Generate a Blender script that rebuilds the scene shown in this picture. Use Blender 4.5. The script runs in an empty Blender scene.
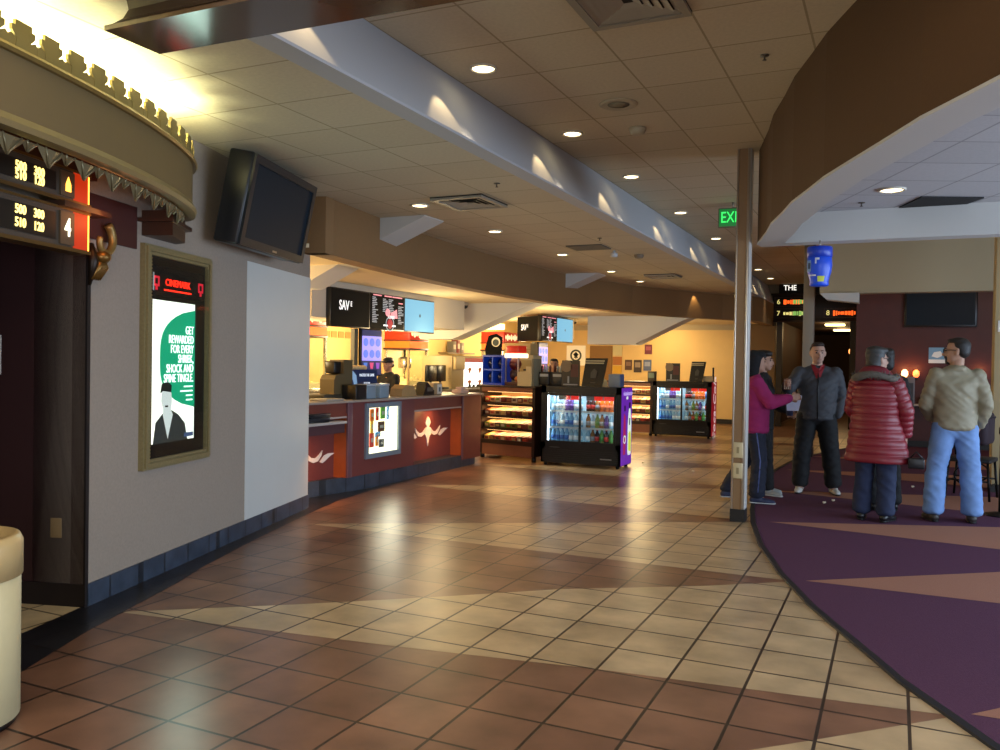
import bpy, bmesh, math, random
from mathutils import Vector, Matrix, Euler
random.seed(7)
PI = math.pi
SC = bpy.context.scene
COL = SC.collection

# ------------------------------------------------------------------ materials
def lin(c):
    if isinstance(c, str):
        c = c.lstrip('#'); c = [int(c[i:i+2], 16)/255 for i in (0, 2, 4)]
    return tuple((x/12.92 if x <= .04045 else ((x+.055)/1.055)**2.4) for x in c[:3]) + (1.0,)

_M = {}
def mat(name, col, rough=.5, metal=0, emit=None, es=1.0, noise=0.0, nscale=20, bump=0.0, spec=.5):
    if name in _M: return _M[name]
    m = bpy.data.materials.new(name); m.use_nodes = True
    nt = m.node_tree; b = nt.nodes['Principled BSDF']
    c = lin(col)
    b.inputs['Base Color'].default_value = c
    b.inputs['Roughness'].default_value = rough
    b.inputs['Metallic'].default_value = metal
    b.inputs['Specular IOR Level'].default_value = spec
    if emit is not None:
        b.inputs['Emission Color'].default_value = lin(emit)
        b.inputs['Emission Strength'].default_value = es
    if noise or bump:
        tc = nt.nodes.new('ShaderNodeTexCoord')
        n = nt.nodes.new('ShaderNodeTexNoise'); n.inputs['Scale'].default_value = nscale
        n.inputs['Detail'].default_value = 3
        nt.links.new(tc.outputs['Object'], n.inputs['Vector'])
        if noise:
            r = nt.nodes.new('ShaderNodeMix'); r.data_type = 'RGBA'
            r.inputs['A'].default_value = tuple(x*(1-noise) for x in c[:3])+(1,)
            r.inputs['B'].default_value = tuple(min(1, x*(1+noise)) for x in c[:3])+(1,)
            nt.links.new(n.outputs['Fac'], r.inputs['Factor'])
            nt.links.new(r.outputs['Result'], b.inputs['Base Color'])
        if bump:
            bp = nt.nodes.new('ShaderNodeBump'); bp.inputs['Strength'].default_value = bump
            bp.inputs['Distance'].default_value = .01
            nt.links.new(n.outputs['Fac'], bp.inputs['Height'])
            nt.links.new(bp.outputs['Normal'], b.inputs['Normal'])
    _M[name] = m
    return m

def tile_mat(name, c1, c2, mortar, size, off, ms=.03, rot=0, rough=.4, nz=.25, nscale=3.0, bump=.3, spec=.5, sizey=None):
    m = bpy.data.materials.new(name); m.use_nodes = True
    nt = m.node_tree; N = nt.nodes; L = nt.links; b = N['Principled BSDF']
    g = N.new('ShaderNodeNewGeometry')
    mp = N.new('ShaderNodeMapping'); mp.vector_type = 'TEXTURE'
    mp.inputs['Location'].default_value = (off[0], off[1], 0)
    mp.inputs['Rotation'].default_value = (0, 0, rot)
    mp.inputs['Scale'].default_value = (size, sizey or size, 1)
    L.new(g.outputs['Position'], mp.inputs['Vector'])
    # keep z out of the pattern
    sx = N.new('ShaderNodeSeparateXYZ'); cx = N.new('ShaderNodeCombineXYZ')
    L.new(mp.outputs['Vector'], sx.inputs[0]); L.new(sx.outputs[0], cx.inputs[0]); L.new(sx.outputs[1], cx.inputs[1])
    br = N.new('ShaderNodeTexBrick'); br.offset = 0; br.squash = 1
    br.inputs['Scale'].default_value = 1; br.inputs['Brick Width'].default_value = 1; br.inputs['Row Height'].default_value = 1
    br.inputs['Mortar Size'].default_value = ms; br.inputs['Mortar Smooth'].default_value = .1
    br.inputs['Color1'].default_value = lin(c1); br.inputs['Color2'].default_value = lin(c2); br.inputs['Mortar'].default_value = lin(mortar)
    L.new(cx.outputs[0], br.inputs['Vector'])
    n = N.new('ShaderNodeTexNoise'); n.inputs['Scale'].default_value = nscale; n.inputs['Detail'].default_value = 6
    L.new(g.outputs['Position'], n.inputs['Vector'])
    mr = N.new('ShaderNodeMapRange'); mr.inputs['From Min'].default_value = .3; mr.inputs['From Max'].default_value = .7
    mr.inputs['To Min'].default_value = 1-nz; mr.inputs['To Max'].default_value = 1+nz
    L.new(n.outputs['Fac'], mr.inputs['Value'])
    mx = N.new('ShaderNodeMix'); mx.data_type = 'RGBA'; mx.blend_type = 'MULTIPLY'; mx.inputs['Factor'].default_value = 1
    L.new(br.outputs['Color'], mx.inputs['A']); L.new(mr.outputs['Result'], mx.inputs['B'])
    L.new(mx.outputs['Result'], b.inputs['Base Color'])
    b.inputs['Roughness'].default_value = rough; b.inputs['Specular IOR Level'].default_value = spec
    if bump:
        inv = N.new('ShaderNodeMath'); inv.operation = 'SUBTRACT'; inv.inputs[0].default_value = 1
        L.new(br.outputs['Fac'], inv.inputs[1])
        ad = N.new('ShaderNodeMath'); ad.operation = 'MULTIPLY_ADD'; ad.inputs[1].default_value = .25
        L.new(n.outputs['Fac'], ad.inputs[0]); L.new(inv.outputs[0], ad.inputs[2])
        bp = N.new('ShaderNodeBump'); bp.inputs['Strength'].default_value = bump; bp.inputs['Distance'].default_value = .004
        L.new(ad.outputs[0], bp.inputs['Height']); L.new(bp.outputs['Normal'], b.inputs['Normal'])
    _M[name] = m
    return m

def glass_mat(name, tint='#ffffff', gloss=.1):
    m = bpy.data.materials.new(name); m.use_nodes = True
    nt = m.node_tree; N = nt.nodes; N.remove(N['Principled BSDF'])
    t = N.new('ShaderNodeBsdfTransparent'); t.inputs[0].default_value = lin(tint)
    g = N.new('ShaderNodeBsdfGlossy'); g.inputs['Roughness'].default_value = .03
    x = N.new('ShaderNodeMixShader'); x.inputs[0].default_value = gloss
    nt.links.new(t.outputs[0], x.inputs[1]); nt.links.new(g.outputs[0], x.inputs[2])
    nt.links.new(x.outputs[0], N['Material Output'].inputs[0])
    _M[name] = m
    return m

# ------------------------------------------------------------------ mesh builder
class MB:
    def __init__(self): self.v = []; self.f = []; self.mi = []; self.sm = []
    def add(self, vs, fs, m=0, smooth=False):
        o = len(self.v); self.v += [tuple(p) for p in vs]
        for f in fs: self.f.append(tuple(i+o for i in f)); self.mi.append(m); self.sm.append(smooth)
        return self
    def box(self, x0, x1, y0, y1, z0, z1, m=0):
        vs = [(x0,y0,z0),(x1,y0,z0),(x1,y1,z0),(x0,y1,z0),(x0,y0,z1),(x1,y0,z1),(x1,y1,z1),(x0,y1,z1)]
        return self.add(vs, [(0,3,2,1),(4,5,6,7),(0,1,5,4),(1,2,6,5),(2,3,7,6),(3,0,4,7)], m)
    def bbox(self, x0, x1, y0, y1, z0, z1, b=.01, m=0):
        bm = bmesh.new(); bmesh.ops.create_cube(bm, size=1)
        for v in bm.verts:
            v.co = Vector(((x0+x1)/2+v.co.x*(x1-x0), (y0+y1)/2+v.co.y*(y1-y0), (z0+z1)/2+v.co.z*(z1-z0)))
        bmesh.ops.bevel(bm, geom=bm.edges[:], offset=b, segments=2, affect='EDGES', profile=.5)
        bm.verts.ensure_lookup_table()
        self.add([v.co[:] for v in bm.verts], [[v.index for v in f.verts] for f in bm.faces], m, True)
        bm.free(); return self
    def frame(self, o, r, u, w, h, bd, dep, m=0):
        """rectangular frame of border bd: o = lower-left outer corner, r/u directions, extruded by dep along r x u"""
        o = Vector(o); r = Vector(r).normalized(); u = Vector(u).normalized(); n = r.cross(u)
        P = lambda a, b, c: o+r*a+u*b+n*c
        for (a0, a1, b0, b1) in ((0,w,0,bd),(0,w,h-bd,h),(0,bd,bd,h-bd),(w-bd,w,bd,h-bd)):
            vs = [P(a0,b0,0),P(a1,b0,0),P(a1,b1,0),P(a0,b1,0),P(a0,b0,dep),P(a1,b0,dep),P(a1,b1,dep),P(a0,b1,dep)]
            self.add(vs, [(0,3,2,1),(4,5,6,7),(0,1,5,4),(1,2,6,5),(2,3,7,6),(3,0,4,7)], m)
        return self
    def obox(self, o, r, u, w, h, dep, m=0):
        o = Vector(o); r = Vector(r).normalized(); u = Vector(u).normalized(); n = r.cross(u)
        P = lambda a, b, c: o+r*a+u*b+n*c
        vs = [P(0,0,0),P(w,0,0),P(w,h,0),P(0,h,0),P(0,0,dep),P(w,0,dep),P(w,h,dep),P(0,h,dep)]
        return self.add(vs, [(0,3,2,1),(4,5,6,7),(0,1,5,4),(1,2,6,5),(2,3,7,6),(3,0,4,7)], m)
    def prism(self, poly, z0, z1, m=0, smooth=False):
        n = len(poly)
        vs = [(p[0],p[1],z0) for p in poly]+[(p[0],p[1],z1) for p in poly]
        fs = [tuple(range(n-1,-1,-1)), tuple(range(n,2*n))]+[(i,(i+1)%n,(i+1)%n+n,i+n) for i in range(n)]
        return self.add(vs, fs, m, smooth)
    def poly3(self, pts, m=0): return self.add(pts, [tuple(range(len(pts)))], m)
    def extr(self, o, r, u, pts, dep, m=0):
        """flat outline pts (a,b) in the plane o + a r + b u, extruded dep along r x u"""
        o = Vector(o); r = Vector(r).normalized(); u = Vector(u).normalized(); n = r.cross(u); k = len(pts)
        vs = [o+r*a+u*b for a, b in pts]+[o+r*a+u*b+n*dep for a, b in pts]
        return self.add(vs, [tuple(range(k-1,-1,-1)), tuple(range(k,2*k))]+[(i,(i+1)%k,(i+1)%k+k,i+k) for i in range(k)], m)
    def strip(self, plan, prof, m=0, closed=False, smooth=False):
        """sweep profile (offset outward, z) along plan polyline (offset along left-hand normal)"""
        n = len(plan); P = [Vector((p[0],p[1])) for p in plan]; nor = []
        for i in range(n):
            a = P[i-1] if i > 0 else P[i]; b = P[i+1] if i < n-1 else P[i]
            t = (b-a).normalized(); nor.append(Vector((-t.y, t.x)))
        k = len(prof); vs = []
        for i in range(n):
            for (o, z) in prof:
                q = P[i]+nor[i]*o; vs.append((q.x,q.y,z))
        fs = []
        for i in range(n-1):
            for j in range(k):
                j2 = (j+1) % k
                fs.append((i*k+j, (i+1)*k+j, (i+1)*k+j2, i*k+j2))
        fs += [tuple(range(k)), tuple((n-1)*k+j for j in range(k-1,-1,-1))]
        return self.add(vs, fs, m, smooth)
    def lathe(self, prof, c=(0,0,0), seg=20, m=0, sx=1, sy=1, smooth=True, axis='z', ring=False):
        if ring: prof = list(prof)+[prof[0]]
        k = len(prof); vs = []
        for (r, z) in prof:
            for i in range(seg):
                a = 2*PI*i/seg; p = (r*math.cos(a)*sx, r*math.sin(a)*sy, z)
                if axis == 'y': p = (p[0], p[2], p[1])
                if axis == 'x': p = (p[2], p[0], p[1])
                vs.append((c[0]+p[0], c[1]+p[1], c[2]+p[2]))
        fs = []
        for j in range(k-1):
            for i in range(seg):
                i2 = (i+1) % seg
                fs.append((j*seg+i, j*seg+i2, (j+1)*seg+i2, (j+1)*seg+i))
        if not ring: fs += [tuple(range(seg-1,-1,-1)), tuple((k-1)*seg+i for i in range(seg))]
        return self.add(vs, fs, m, smooth)
    def tube(self, pts, r, seg=8, m=0, smooth=True):
        pts = [Vector(p) for p in pts]; n = len(pts); rs = r if isinstance(r, (list, tuple)) else [r]*n
        vs = []; prev = None
        for i in range(n):
            t = (pts[min(i+1,n-1)]-pts[max(i-1,0)]).normalized()
            if prev is None:
                prev = t.orthogonal().normalized()
            prev = (prev-t*prev.dot(t)).normalized(); b = t.cross(prev)
            for k in range(seg):
                a = 2*PI*k/seg; vs.append(pts[i]+(prev*math.cos(a)+b*math.sin(a))*rs[i])
        fs = [(i*seg+k, i*seg+(k+1)%seg, (i+1)*seg+(k+1)%seg, (i+1)*seg+k) for i in range(n-1) for k in range(seg)]
        fs += [tuple(range(seg-1,-1,-1)), tuple((n-1)*seg+k for k in range(seg))]
        return self.add(vs, fs, m, smooth)
    def ell(self, c, r, seg=14, rings=9, m=0, rot=None):
        if not isinstance(r, (tuple, list)): r = (r, r, r)
        vs = []; fs = []
        for j in range(rings+1):
            th = PI*j/rings
            for i in range(seg):
                a = 2*PI*i/seg; p = Vector((r[0]*math.sin(th)*math.cos(a), r[1]*math.sin(th)*math.sin(a), r[2]*math.cos(th)))
                if rot: p = rot @ p
                vs.append(p+Vector(c))
        for j in range(rings):
            for i in range(seg): fs.append((j*seg+i, (j+1)*seg+i, (j+1)*seg+(i+1)%seg, j*seg+(i+1)%seg))
        return self.add(vs, fs, m, True)
    def build(self, name, mats, parent=None, fix=True):
        me = bpy.data.meshes.new(name); me.from_pydata(self.v, [], self.f)
        if not isinstance(mats, (list, tuple)): mats = [mats]
        for m in mats: me.materials.append(m)
        for p, i, s in zip(me.polygons, self.mi, self.sm): p.material_index = i; p.use_smooth = s
        if fix:
            bm = bmesh.new(); bm.from_mesh(me)
            bmesh.ops.remove_doubles(bm, verts=bm.verts[:], dist=1e-5)
            bmesh.ops.recalc_face_normals(bm, faces=bm.faces[:]); bm.to_mesh(me); bm.free()
        me.update()
        o = bpy.data.objects.new(name, me); COL.objects.link(o)
        if parent: o.parent = parent
        return o

def tag(o, label, cat, group=None):
    o['label'] = label; o['category'] = cat
    if group: o['group'] = group
    return o
def thing(name, label, cat, loc=(0,0,0), rz=0, group=None):
    o = bpy.data.objects.new(name, None); COL.objects.link(o); o.empty_display_size = .1
    o.location = loc; o.rotation_euler = (0,0,rz)
    return tag(o, label, cat, group)
def struct(name, mb, mats, fix=True):
    o = mb.build(name, mats, None, fix); o['kind'] = 'structure'; return o
def copy_tree(o, parent=None):
    c = o.copy(); COL.objects.link(c)
    if parent: c.parent = parent
    for ch in list(o.children): copy_tree(ch, c)
    return c
def text(s, size, pos, right, up, m, parent=None, name='lettering', align='CENTER', depth=.002, sx=1.0, bold=0.0, shear=0.0):
    cu = bpy.data.curves.new(name, 'FONT'); cu.body = s; cu.size = size; cu.align_x = align; cu.align_y = 'CENTER'
    cu.extrude = depth; cu.offset = bold; cu.shear = shear; cu.resolution_u = 3
    t = bpy.data.objects.new('tmp', cu); COL.objects.link(t)
    me = bpy.data.meshes.new_from_object(t.evaluated_get(bpy.context.evaluated_depsgraph_get()))
    bpy.data.objects.remove(t)
    r = Vector(right).normalized(); u = Vector(up).normalized(); n = r.cross(u)
    M = Matrix((r*sx, u, n)).transposed().to_4x4(); M.translation = Vector(pos)
    me.transform(M); me.materials.clear(); me.materials.append(m); me.name = name
    o = bpy.data.objects.new(name, me); COL.objects.link(o)
    if parent: o.parent = parent
    return o
def lamp(name, kind, loc, energy, color=(1,1,1), aim=None, **kw):
    l = bpy.data.lights.new(name, kind); l.energy = energy; l.color = color
    for k, v in kw.items(): setattr(l, k, v)
    o = bpy.data.objects.new(name, l); COL.objects.link(o); o.location = loc
    if aim is not None:
        o.rotation_euler = (Vector(aim)-Vector(loc)).to_track_quat('-Z', 'Y').to_euler()
    return o
X_, Y_, Z_ = Vector((1,0,0)), Vector((0,1,0)), Vector((0,0,1))
ORD = ['first','second','third','fourth','fifth','sixth','seventh','eighth','ninth','tenth','eleventh','twelfth']
# ------------------------------------------------------------------ setting
TS = .3462; TO = (-2.338, 4.623)
M_dark = tile_mat('terracotta tile', '#83604b', '#70503f', '#33271f', TS, TO, .022, rough=.3, nz=.30, nscale=3.2)
M_cream = tile_mat('cream tile', '#bfa884', '#ab9472', '#3a2e24', TS, TO, .022, rough=.3, nz=.24, nscale=3.6)
M_border = tile_mat('slate border tile', '#23252a', '#1c1e22', '#0e0e10', TS, TO, .02, rough=.28, nz=.3)
M_recess = tile_mat('recess floor tile', '#cdb78c', '#bba67c', '#5a4a36', TS*.9, (-4.6,3.3), .025, rough=.4)
M_base = tile_mat('blue slate base tile', '#3b4656', '#343e4c', '#20262e', .3, (0,.1), .03, rough=.35, nz=.3, nscale=8)
M_ceil = tile_mat('ceiling tile', '#cdbfa3', '#c5b79b', '#a39478', .62, (-2.379,5.0), .012, rough=.9, nz=.05, nscale=40, bump=.15, spec=.1)
M_ceilL = tile_mat('low ceiling tile', '#c9bea4', '#c2b69c', '#a2967d', .59, (-3.54,3.594), .012, rough=.9, nz=.05, nscale=40, bump=.15, spec=.1)
M_ceilR = tile_mat('lounge ceiling tile', '#c2c3c4', '#bcbdbe', '#9b9c9e', .57, (-.11,7.2), .014, rot=math.radians(24), rough=.9, nz=.04, nscale=40, bump=.15, spec=.1)
M_paper = mat('woven wallpaper', '#978a7c', .85, noise=.14, nscale=60, bump=.12)
M_panel = mat('white laminate panel', '#c9ccc8', .35, noise=.03, nscale=4)
M_maroon = mat('maroon paint', '#2e1313', .55)
M_brown = mat('brown soffit paint', '#86653f', .8, noise=.06, nscale=30)
M_fascia = mat('brown fascia paint', '#523719', .8, noise=.08, nscale=50, bump=.05)
M_white = mat('white paint', '#c3c3bf', .75)
M_bluewhite = mat('beam paint', '#b3b6bb', .8)
M_tan = mat('tan paint', '#a99b7d', .8)
M_yellow = mat('cream wall paint', '#d9b878', .55, noise=.04, nscale=6)
M_red = mat('red brown wallcovering', '#4a1c14', .5, noise=.2, nscale=6)
M_black = mat('black plastic', '#0d0d0f', .35)
M_dkmetal = mat('dark metal', '#1b1a1a', .35, .6)
M_alu = mat('aluminium trim', '#b7ada0', .3, .8)
M_colwood = mat('column tan laminate', '#8a6a46', .5, noise=.05)
M_cherry = mat('cherry wood laminate', '#7a3e32', .4, noise=.15, nscale=9)
M_cherry2 = mat('orange cherry wood', '#a8542a', .4, noise=.15, nscale=9)
M_wine = mat('wine laminate', '#713a38', .4, noise=.1, nscale=30)
M_gold = mat('antique gold', '#8a7440', .38, .5, noise=.2, nscale=40)
M_glass = glass_mat('clear glass', '#f4f8f8', .045)
M_screen = mat('dark screen', '#0d141c', .15)

PA = Vector((-4.351,3.479,0)); PD = Vector((-.28445,.95869,0)); PN = Vector((.95869,.28445,0))
def W(s, n, z): return PA+PD*s+PN*n+Z_*z
def W2(s, n): p = W(s,n,0); return (p.x,p.y)

carpet_curve = [(3.2,-.6),(2.2,.9),(1.5,2.05),(.95,2.95),(.412,3.87),(.27,4.13),(.087,4.459),(-.075,4.834),(-.271,5.275),(-.43,5.64),(-.549,5.983),(-.7,6.4),(-.815,6.82),(-.96,7.3),(-1.061,7.769),(-1.18,8.35),(-1.30,9.085),(-1.40,9.9),(-1.48,10.8),(-1.52,11.6),(-1.52,12.8),(-1.45,14.0),(-1.28,15.1),(-1.02,16.1),(-.72,17.2),(-.55,18.2)]
border_in = [(-2.7,.4),(-3.4,1.9),(-3.717,2.635),(-3.936,3.134),(-4.077,3.524),(-4.294,4.144),(-4.466,4.537),(-4.784,5.455),(-5.133,6.585),(-5.36,7.4),(-5.46,8.2),(-5.5,9.0),(-5.55,9.8),(-5.62,10.5),(-5.7,11.4)]

def floor():
    mb = MB()
    mb.poly3([(-12,-5,-.0009),(7,-5,-.0009),(7,34,-.0009),(-12,34,-.0009)], 0)
    # inlaid cream wedges
    T = {1:(-4.1,3.5),2:(-4.83,6.19),3:(-5.29,8.78),4:(-5.55,11.05),5:(-5.7,13.3),6:(-5.7,15.55),7:(-5.7,17.8)}
    R = {1:(.27,4.13),2:(-.6,6.21),3:(-1.17,8.42),4:(-1.44,10.7),5:(-1.52,12.9),6:(-1.4,15.15),7:(-.8,17.3),8:(-.5,19.4)}
    for k in range(1,8):
        a, b, c = T[k], R[k], R[k+1]
        if k == 1: # the first wedge has a slightly bowed lower edge
            mb.poly3([(a[0],a[1],0),(-3.03,3.66,0),(-2.32,3.76,0),(-1.28,3.94,0),(-.62,4.02,0),(b[0],b[1],0),(c[0],c[1],0),(-1.17,5.76,0),(-1.99,5.22,0),(-2.64,4.65,0),(-3.27,4.13,0)],1)
        else:
            mb.poly3([(a[0],a[1],0),(b[0],b[1],0),(c[0],c[1],0)],1)
    mb.poly3([(.27,4.13,0),(-.26,3.6,0),(-1.6,2.3,0),(-2.7,1.3,0),(.4,1.35,0),(1.98,1.35,0)],1)
    # carpet-side cap of cream tile so the wedges meet the edge
    # slate border along the left wall and counter
    out = [W2(-2.6,-.02),W2(-1.2,-.02),W2(0,-.02),W2(1.2,-.05),W2(2.4,-.05),W2(3.5,-.05),(-5.9,7.0),(-6.0,8),(-6.0,9),(-6.0,10),(-6.0,11),(-6.05,11.9)]
    inn = border_in
    for i in range(len(inn)-1):
        def near(p):
            return min(out, key=lambda q:(q[0]-p[0])**2+(q[1]-p[1])**2)
    bo = [(-3.5,-.2)]+out[1:]
    mb.add([(p[0],p[1],.0006) for p in inn+list(reversed(out))], [tuple(range(len(inn)+len(out)))], 2)
    # recess floor
    mb.add([tuple(W(s,n,.0003)) for s,n in ((-2.3,-2.2),(-2.3,.02),(0,.02),(0,-2.2))], [(0,1,2,3)], 3)
    o = struct('floor', mb, [M_dark, M_cream, M_border, M_recess], fix=False)
    for p in o.data.polygons:
        if p.normal.z < 0: p.flip()
floor()

def carpet():
    M_c = mat('purple carpet', '#593a50', .95, noise=.22, nscale=160, bump=.4, spec=.1)
    M_t = mat('tan carpet', '#a07462', .95, noise=.2, nscale=160, bump=.4, spec=.1)
    mb = MB()
    c = carpet_curve
    mb.add([(p[0],p[1],.004) for p in c]+[(6,18.2,.004),(6,-.6,.004)], [tuple(range(len(c)+2))], 0)
    tips = [((.30,4.17),1.12,.03),((-.57,6.24),.77,.01),((-1.1,8.45),.42,-.16),((-1.38,10.6),.36,-.2),((-1.45,12.9),.3,-.22),((-1.35,15.1),.3,-.2)]
    for (t, s1, s2) in tips:
        e = 6.0; d = e-t[0]
        y1 = t[1]+d*s1; y2 = t[1]+d*s2
        if y1 > 18.2:
            xx = t[0]+(18.2-t[1])/s1
            mb.add([(t[0]+.03,t[1],.0055),(e,y2,.0055),(e,18.2,.0055),(xx,18.2,.0055)], [(0,1,2,3)], 1)
        else:
            mb.add([(t[0]+.03,t[1],.0055),(e,y2,.0055),(e,y1,.0055)], [(0,1,2)], 1)
    o = struct('carpet', mb, [M_c, M_t], fix=False)
    for p in o.data.polygons:
        if p.normal.z < 0: p.flip()
    e = MB(); e.strip(c, [(-.0,.0),(.05,.0),(.045,.011),(.005,.012)], 0)
    struct('trim_1', e, mat('black rubber edging', '#15141a', .6))
carpet()

# ---- left wall with theatre doorway recess
def left_wall():
    mb = MB()
    th = .35
    # wallpapered wall from the jamb to the end
    mb.add([tuple(W(s,n,z)) for z in (0,3.12) for s,n in ((0,0),(2.10,0),(2.10,-th),(0,-th))],
           [(0,3,2,1),(4,5,6,7),(0,1,5,4),(1,2,6,5),(2,3,7,6),(3,0,4,7)], 0)
    mb.add([tuple(W(s,n,z)) for z in (2.322,3.12) for s,n in ((2.10,0),(3.512,0),(3.512,-th),(2.10,-th))],
           [(0,3,2,1),(4,5,6,7),(0,1,5,4),(1,2,6,5),(2,3,7,6),(3,0,4,7)], 0)
    # white laminate panel is 4 mm proud of the paper
    mb.add([tuple(W(s,n,z)) for z in (0,2.322) for s,n in ((2.10,.004),(3.516,.004),(3.516,-th),(2.10,-th))],
           [(0,3,2,1),(4,5,6,7),(0,1,5,4),(1,2,6,5),(2,3,7,6),(3,0,4,7)], 1)
    # above the doorway and beyond it
    mb.add([tuple(W(s,n,z)) for z in (2.3,3.12) for s,n in ((-2.3,0),(0,0),(0,-th),(-2.3,-th))],
           [(0,3,2,1),(4,5,6,7),(0,1,5,4),(1,2,6,5),(2,3,7,6),(3,0,4,7)], 0)
    mb.add([tuple(W(s,n,z)) for z in (0,3.12) for s,n in ((-6.5,0),(-2.3,0),(-2.3,-th),(-6.5,-th))],
           [(0,3,2,1),(4,5,6,7),(0,1,5,4),(1,2,6,5),(2,3,7,6),(3,0,4,7)], 0)
    struct('wall_left', mb, [M_paper, M_panel])
    # recess walls
    r = MB()
    r.add([tuple(W(s,n,z)) for z in (0,2.9) for s,n in ((0,-.002),(.12,-.002),(.12,-1.6),(0,-1.6))],
          [(0,3,2,1),(4,5,6,7),(0,1,5,4),(1,2,6,5),(2,3,7,6),(3,0,4,7)], 0)
    r.add([tuple(W(s,n,z)) for z in (0,2.9) for s,n in ((-2.42,-.36),(-2.3,-.36),(-2.3,-1.6),(-2.42,-1.6))],
          [(0,3,2,1),(4,5,6,7),(0,1,5,4),(1,2,6,5),(2,3,7,6),(3,0,4,7)], 0)
    r.add([tuple(W(s,n,z)) for z in (0,2.9) for s,n in ((-2.42,-1.6),(.12,-1.6),(.12,-1.7),(-2.42,-1.7))],
          [(0,3,2,1),(4,5,6,7),(0,1,5,4),(1,2,6,5),(2,3,7,6),(3,0,4,7)], 0)
    r.add([tuple(W(s,n,z)) for z in (2.9,2.95) for s,n in ((-2.42,-.36),(.12,-.36),(.12,-1.7),(-2.42,-1.7))],
          [(0,3,2,1),(4,5,6,7),(0,1,5,4),(1,2,6,5),(2,3,7,6),(3,0,4,7)], 0)
    struct('wall_recess', r, M_maroon)
    b = MB()
    b.add([tuple(W(s,n,z)) for z in (0,.135) for s,n in ((0,.012),(3.525,.012),(3.525,-th),(3.512,-th),(3.512,0),(0,0))],
          [(0,5,4,3,2,1),(6,7,8,9,10,11)]+[(i,(i+1)%6,(i+1)%6+6,i+6) for i in range(6)], 0)
    struct('baseboard_left', b, M_base)
    b = MB()
    b.add([tuple(W(s,n,z)) for z in (0,.135) for s,n in ((0,0),(-.012,0),(-.012,-1.6),(0,-1.6))],
          [(0,3,2,1),(4,5,6,7),(0,1,5,4),(1,2,6,5),(2,3,7,6),(3,0,4,7)], 0)
    struct('baseboard_recess', b, mat('dark base tile', '#1a1416', .4))
    # auditorium door at the back of the recess
    d = MB(); d.obox(W(-1.95,-1.6,0), PD, Z_, 1.6, 2.1, .04)
    do = struct('door_1', d, mat('dark door', '#1c0d0d', .5))
    h = MB(); h.tube([W(-1.2,-1.55,1.0),W(-1.2,-1.5,1.0),W(-1.0,-1.5,1.0)], .012)
    h.build('door_handle', M_alu, do)
    # dark corner bead at the jamb
    t = MB(); t.obox(W(-.02,.0,0), PD, Z_, .03, 2.13, .012); struct('trim_2', t, mat('dark bead', '#17100f', .5))
left_wall()

# ---- ceilings
def ceilings():
    mb = MB(); mb.box(-3.05,6.2,-5,23,3.6,3.66); struct('ceiling', mb, M_ceil)
    mb = MB(); mb.box(-7.2,-2.97,-5,22.6,3.1,3.16); struct('ceiling.001', mb, M_ceilL)
    # bulkhead step between the two ceilings
    mb = MB(); n = 2
    prof = [(-2.97,3.1),(-2.82,3.1),(-2.815,3.115),(-3.0,3.6),(-3.2,3.6),(-3.2,3.16),(-2.97,3.16)]
    k = len(prof); vs = [(x,y,z) for y in (-5,22.5) for x,z in prof]
    fs = [tuple(range(k-1,-1,-1)), tuple(range(k,2*k))]+[(i,(i+1)%k,(i+1)%k+k,i+k) for i in range(k)]
    mi = {}
    mb.add(vs, fs, 0)
    struct('beam', mb, M_bluewhite)
    # curved soffit over the concession stand
    cur = [(-5.07,6.72),(-5.12,7.0),(-5.26,8.0),(-5.38,9.0),(-5.44,10.0),(-5.46,11.0),(-5.45,12.2),(-5.38,13.6),(-5.2,14.9),(-4.8,16.4),(-4.2,17.8),(-3.5,19.0),(-2.95,19.7),(-2.82,20.2),(-2.82,22.4)]
    mb = MB(); mb.strip(cur, [(0,2.545),(.22,2.545),(.22,3.1),(0,3.1)], 0)
    mb.add([(-5.07,6.72,2.545),(-5.42,6.62,2.545),(-5.42,6.75,2.545),(-5.07,6.85,2.545),(-5.07,6.72,3.1),(-5.42,6.62,3.1),(-5.42,6.75,3.1),(-5.07,6.85,3.1)],
           [(0,3,2,1),(4,5,6,7),(0,1,5,4),(1,2,6,5),(2,3,7,6),(3,0,4,7)], 0)
    struct('wall_soffit', mb, M_brown)
    # concession ceiling
    c = MB(); P = cur; poly = [(p[0]-.1,p[1]+.02) for p in P]+[(-9.6,22.4),(-9.6,6.6),(-5.3,6.6)]
    c.prism(poly, 2.60, 2.64); struct('ceiling.002', c, mat('concession ceiling', '#e0cda6', .75, noise=.08, nscale=2.5))
    # lounge ceiling with its curved fascia and cross header
    fc = [p for p in carpet_curve if -1 <= p[1] <= 8.0]+[(-1.235,8.45)]
    fc = [(3.2,-.6)]+fc if fc[0][1] > 0 else fc
    f = MB(); f.strip(fc, [(0,2.7),(.0,3.6),(-.24,3.6),(-.24,2.7)], 0)
    struct('wall_fascia', f, M_fascia)
    # white underside lip
    f = MB(); f.strip(fc, [(0.004,2.685),(.004,2.703),(-.24,2.703),(-.24,2.685)], 0); struct('trim_3', f, M_white)
    h = MB(); h.box(-1.23,4.6,8.45,8.65,2.69,3.6); struct('wall_header', h, M_white)
    c = MB(); inner = [(p[0]+.1,p[1]+.05) for p in fc]
    c.prism(inner+[(-1.0,8.5),(5,8.5),(5,-.6)], 2.97, 3.02); struct('ceiling.003', c, M_ceilR)
ceilings()

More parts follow.
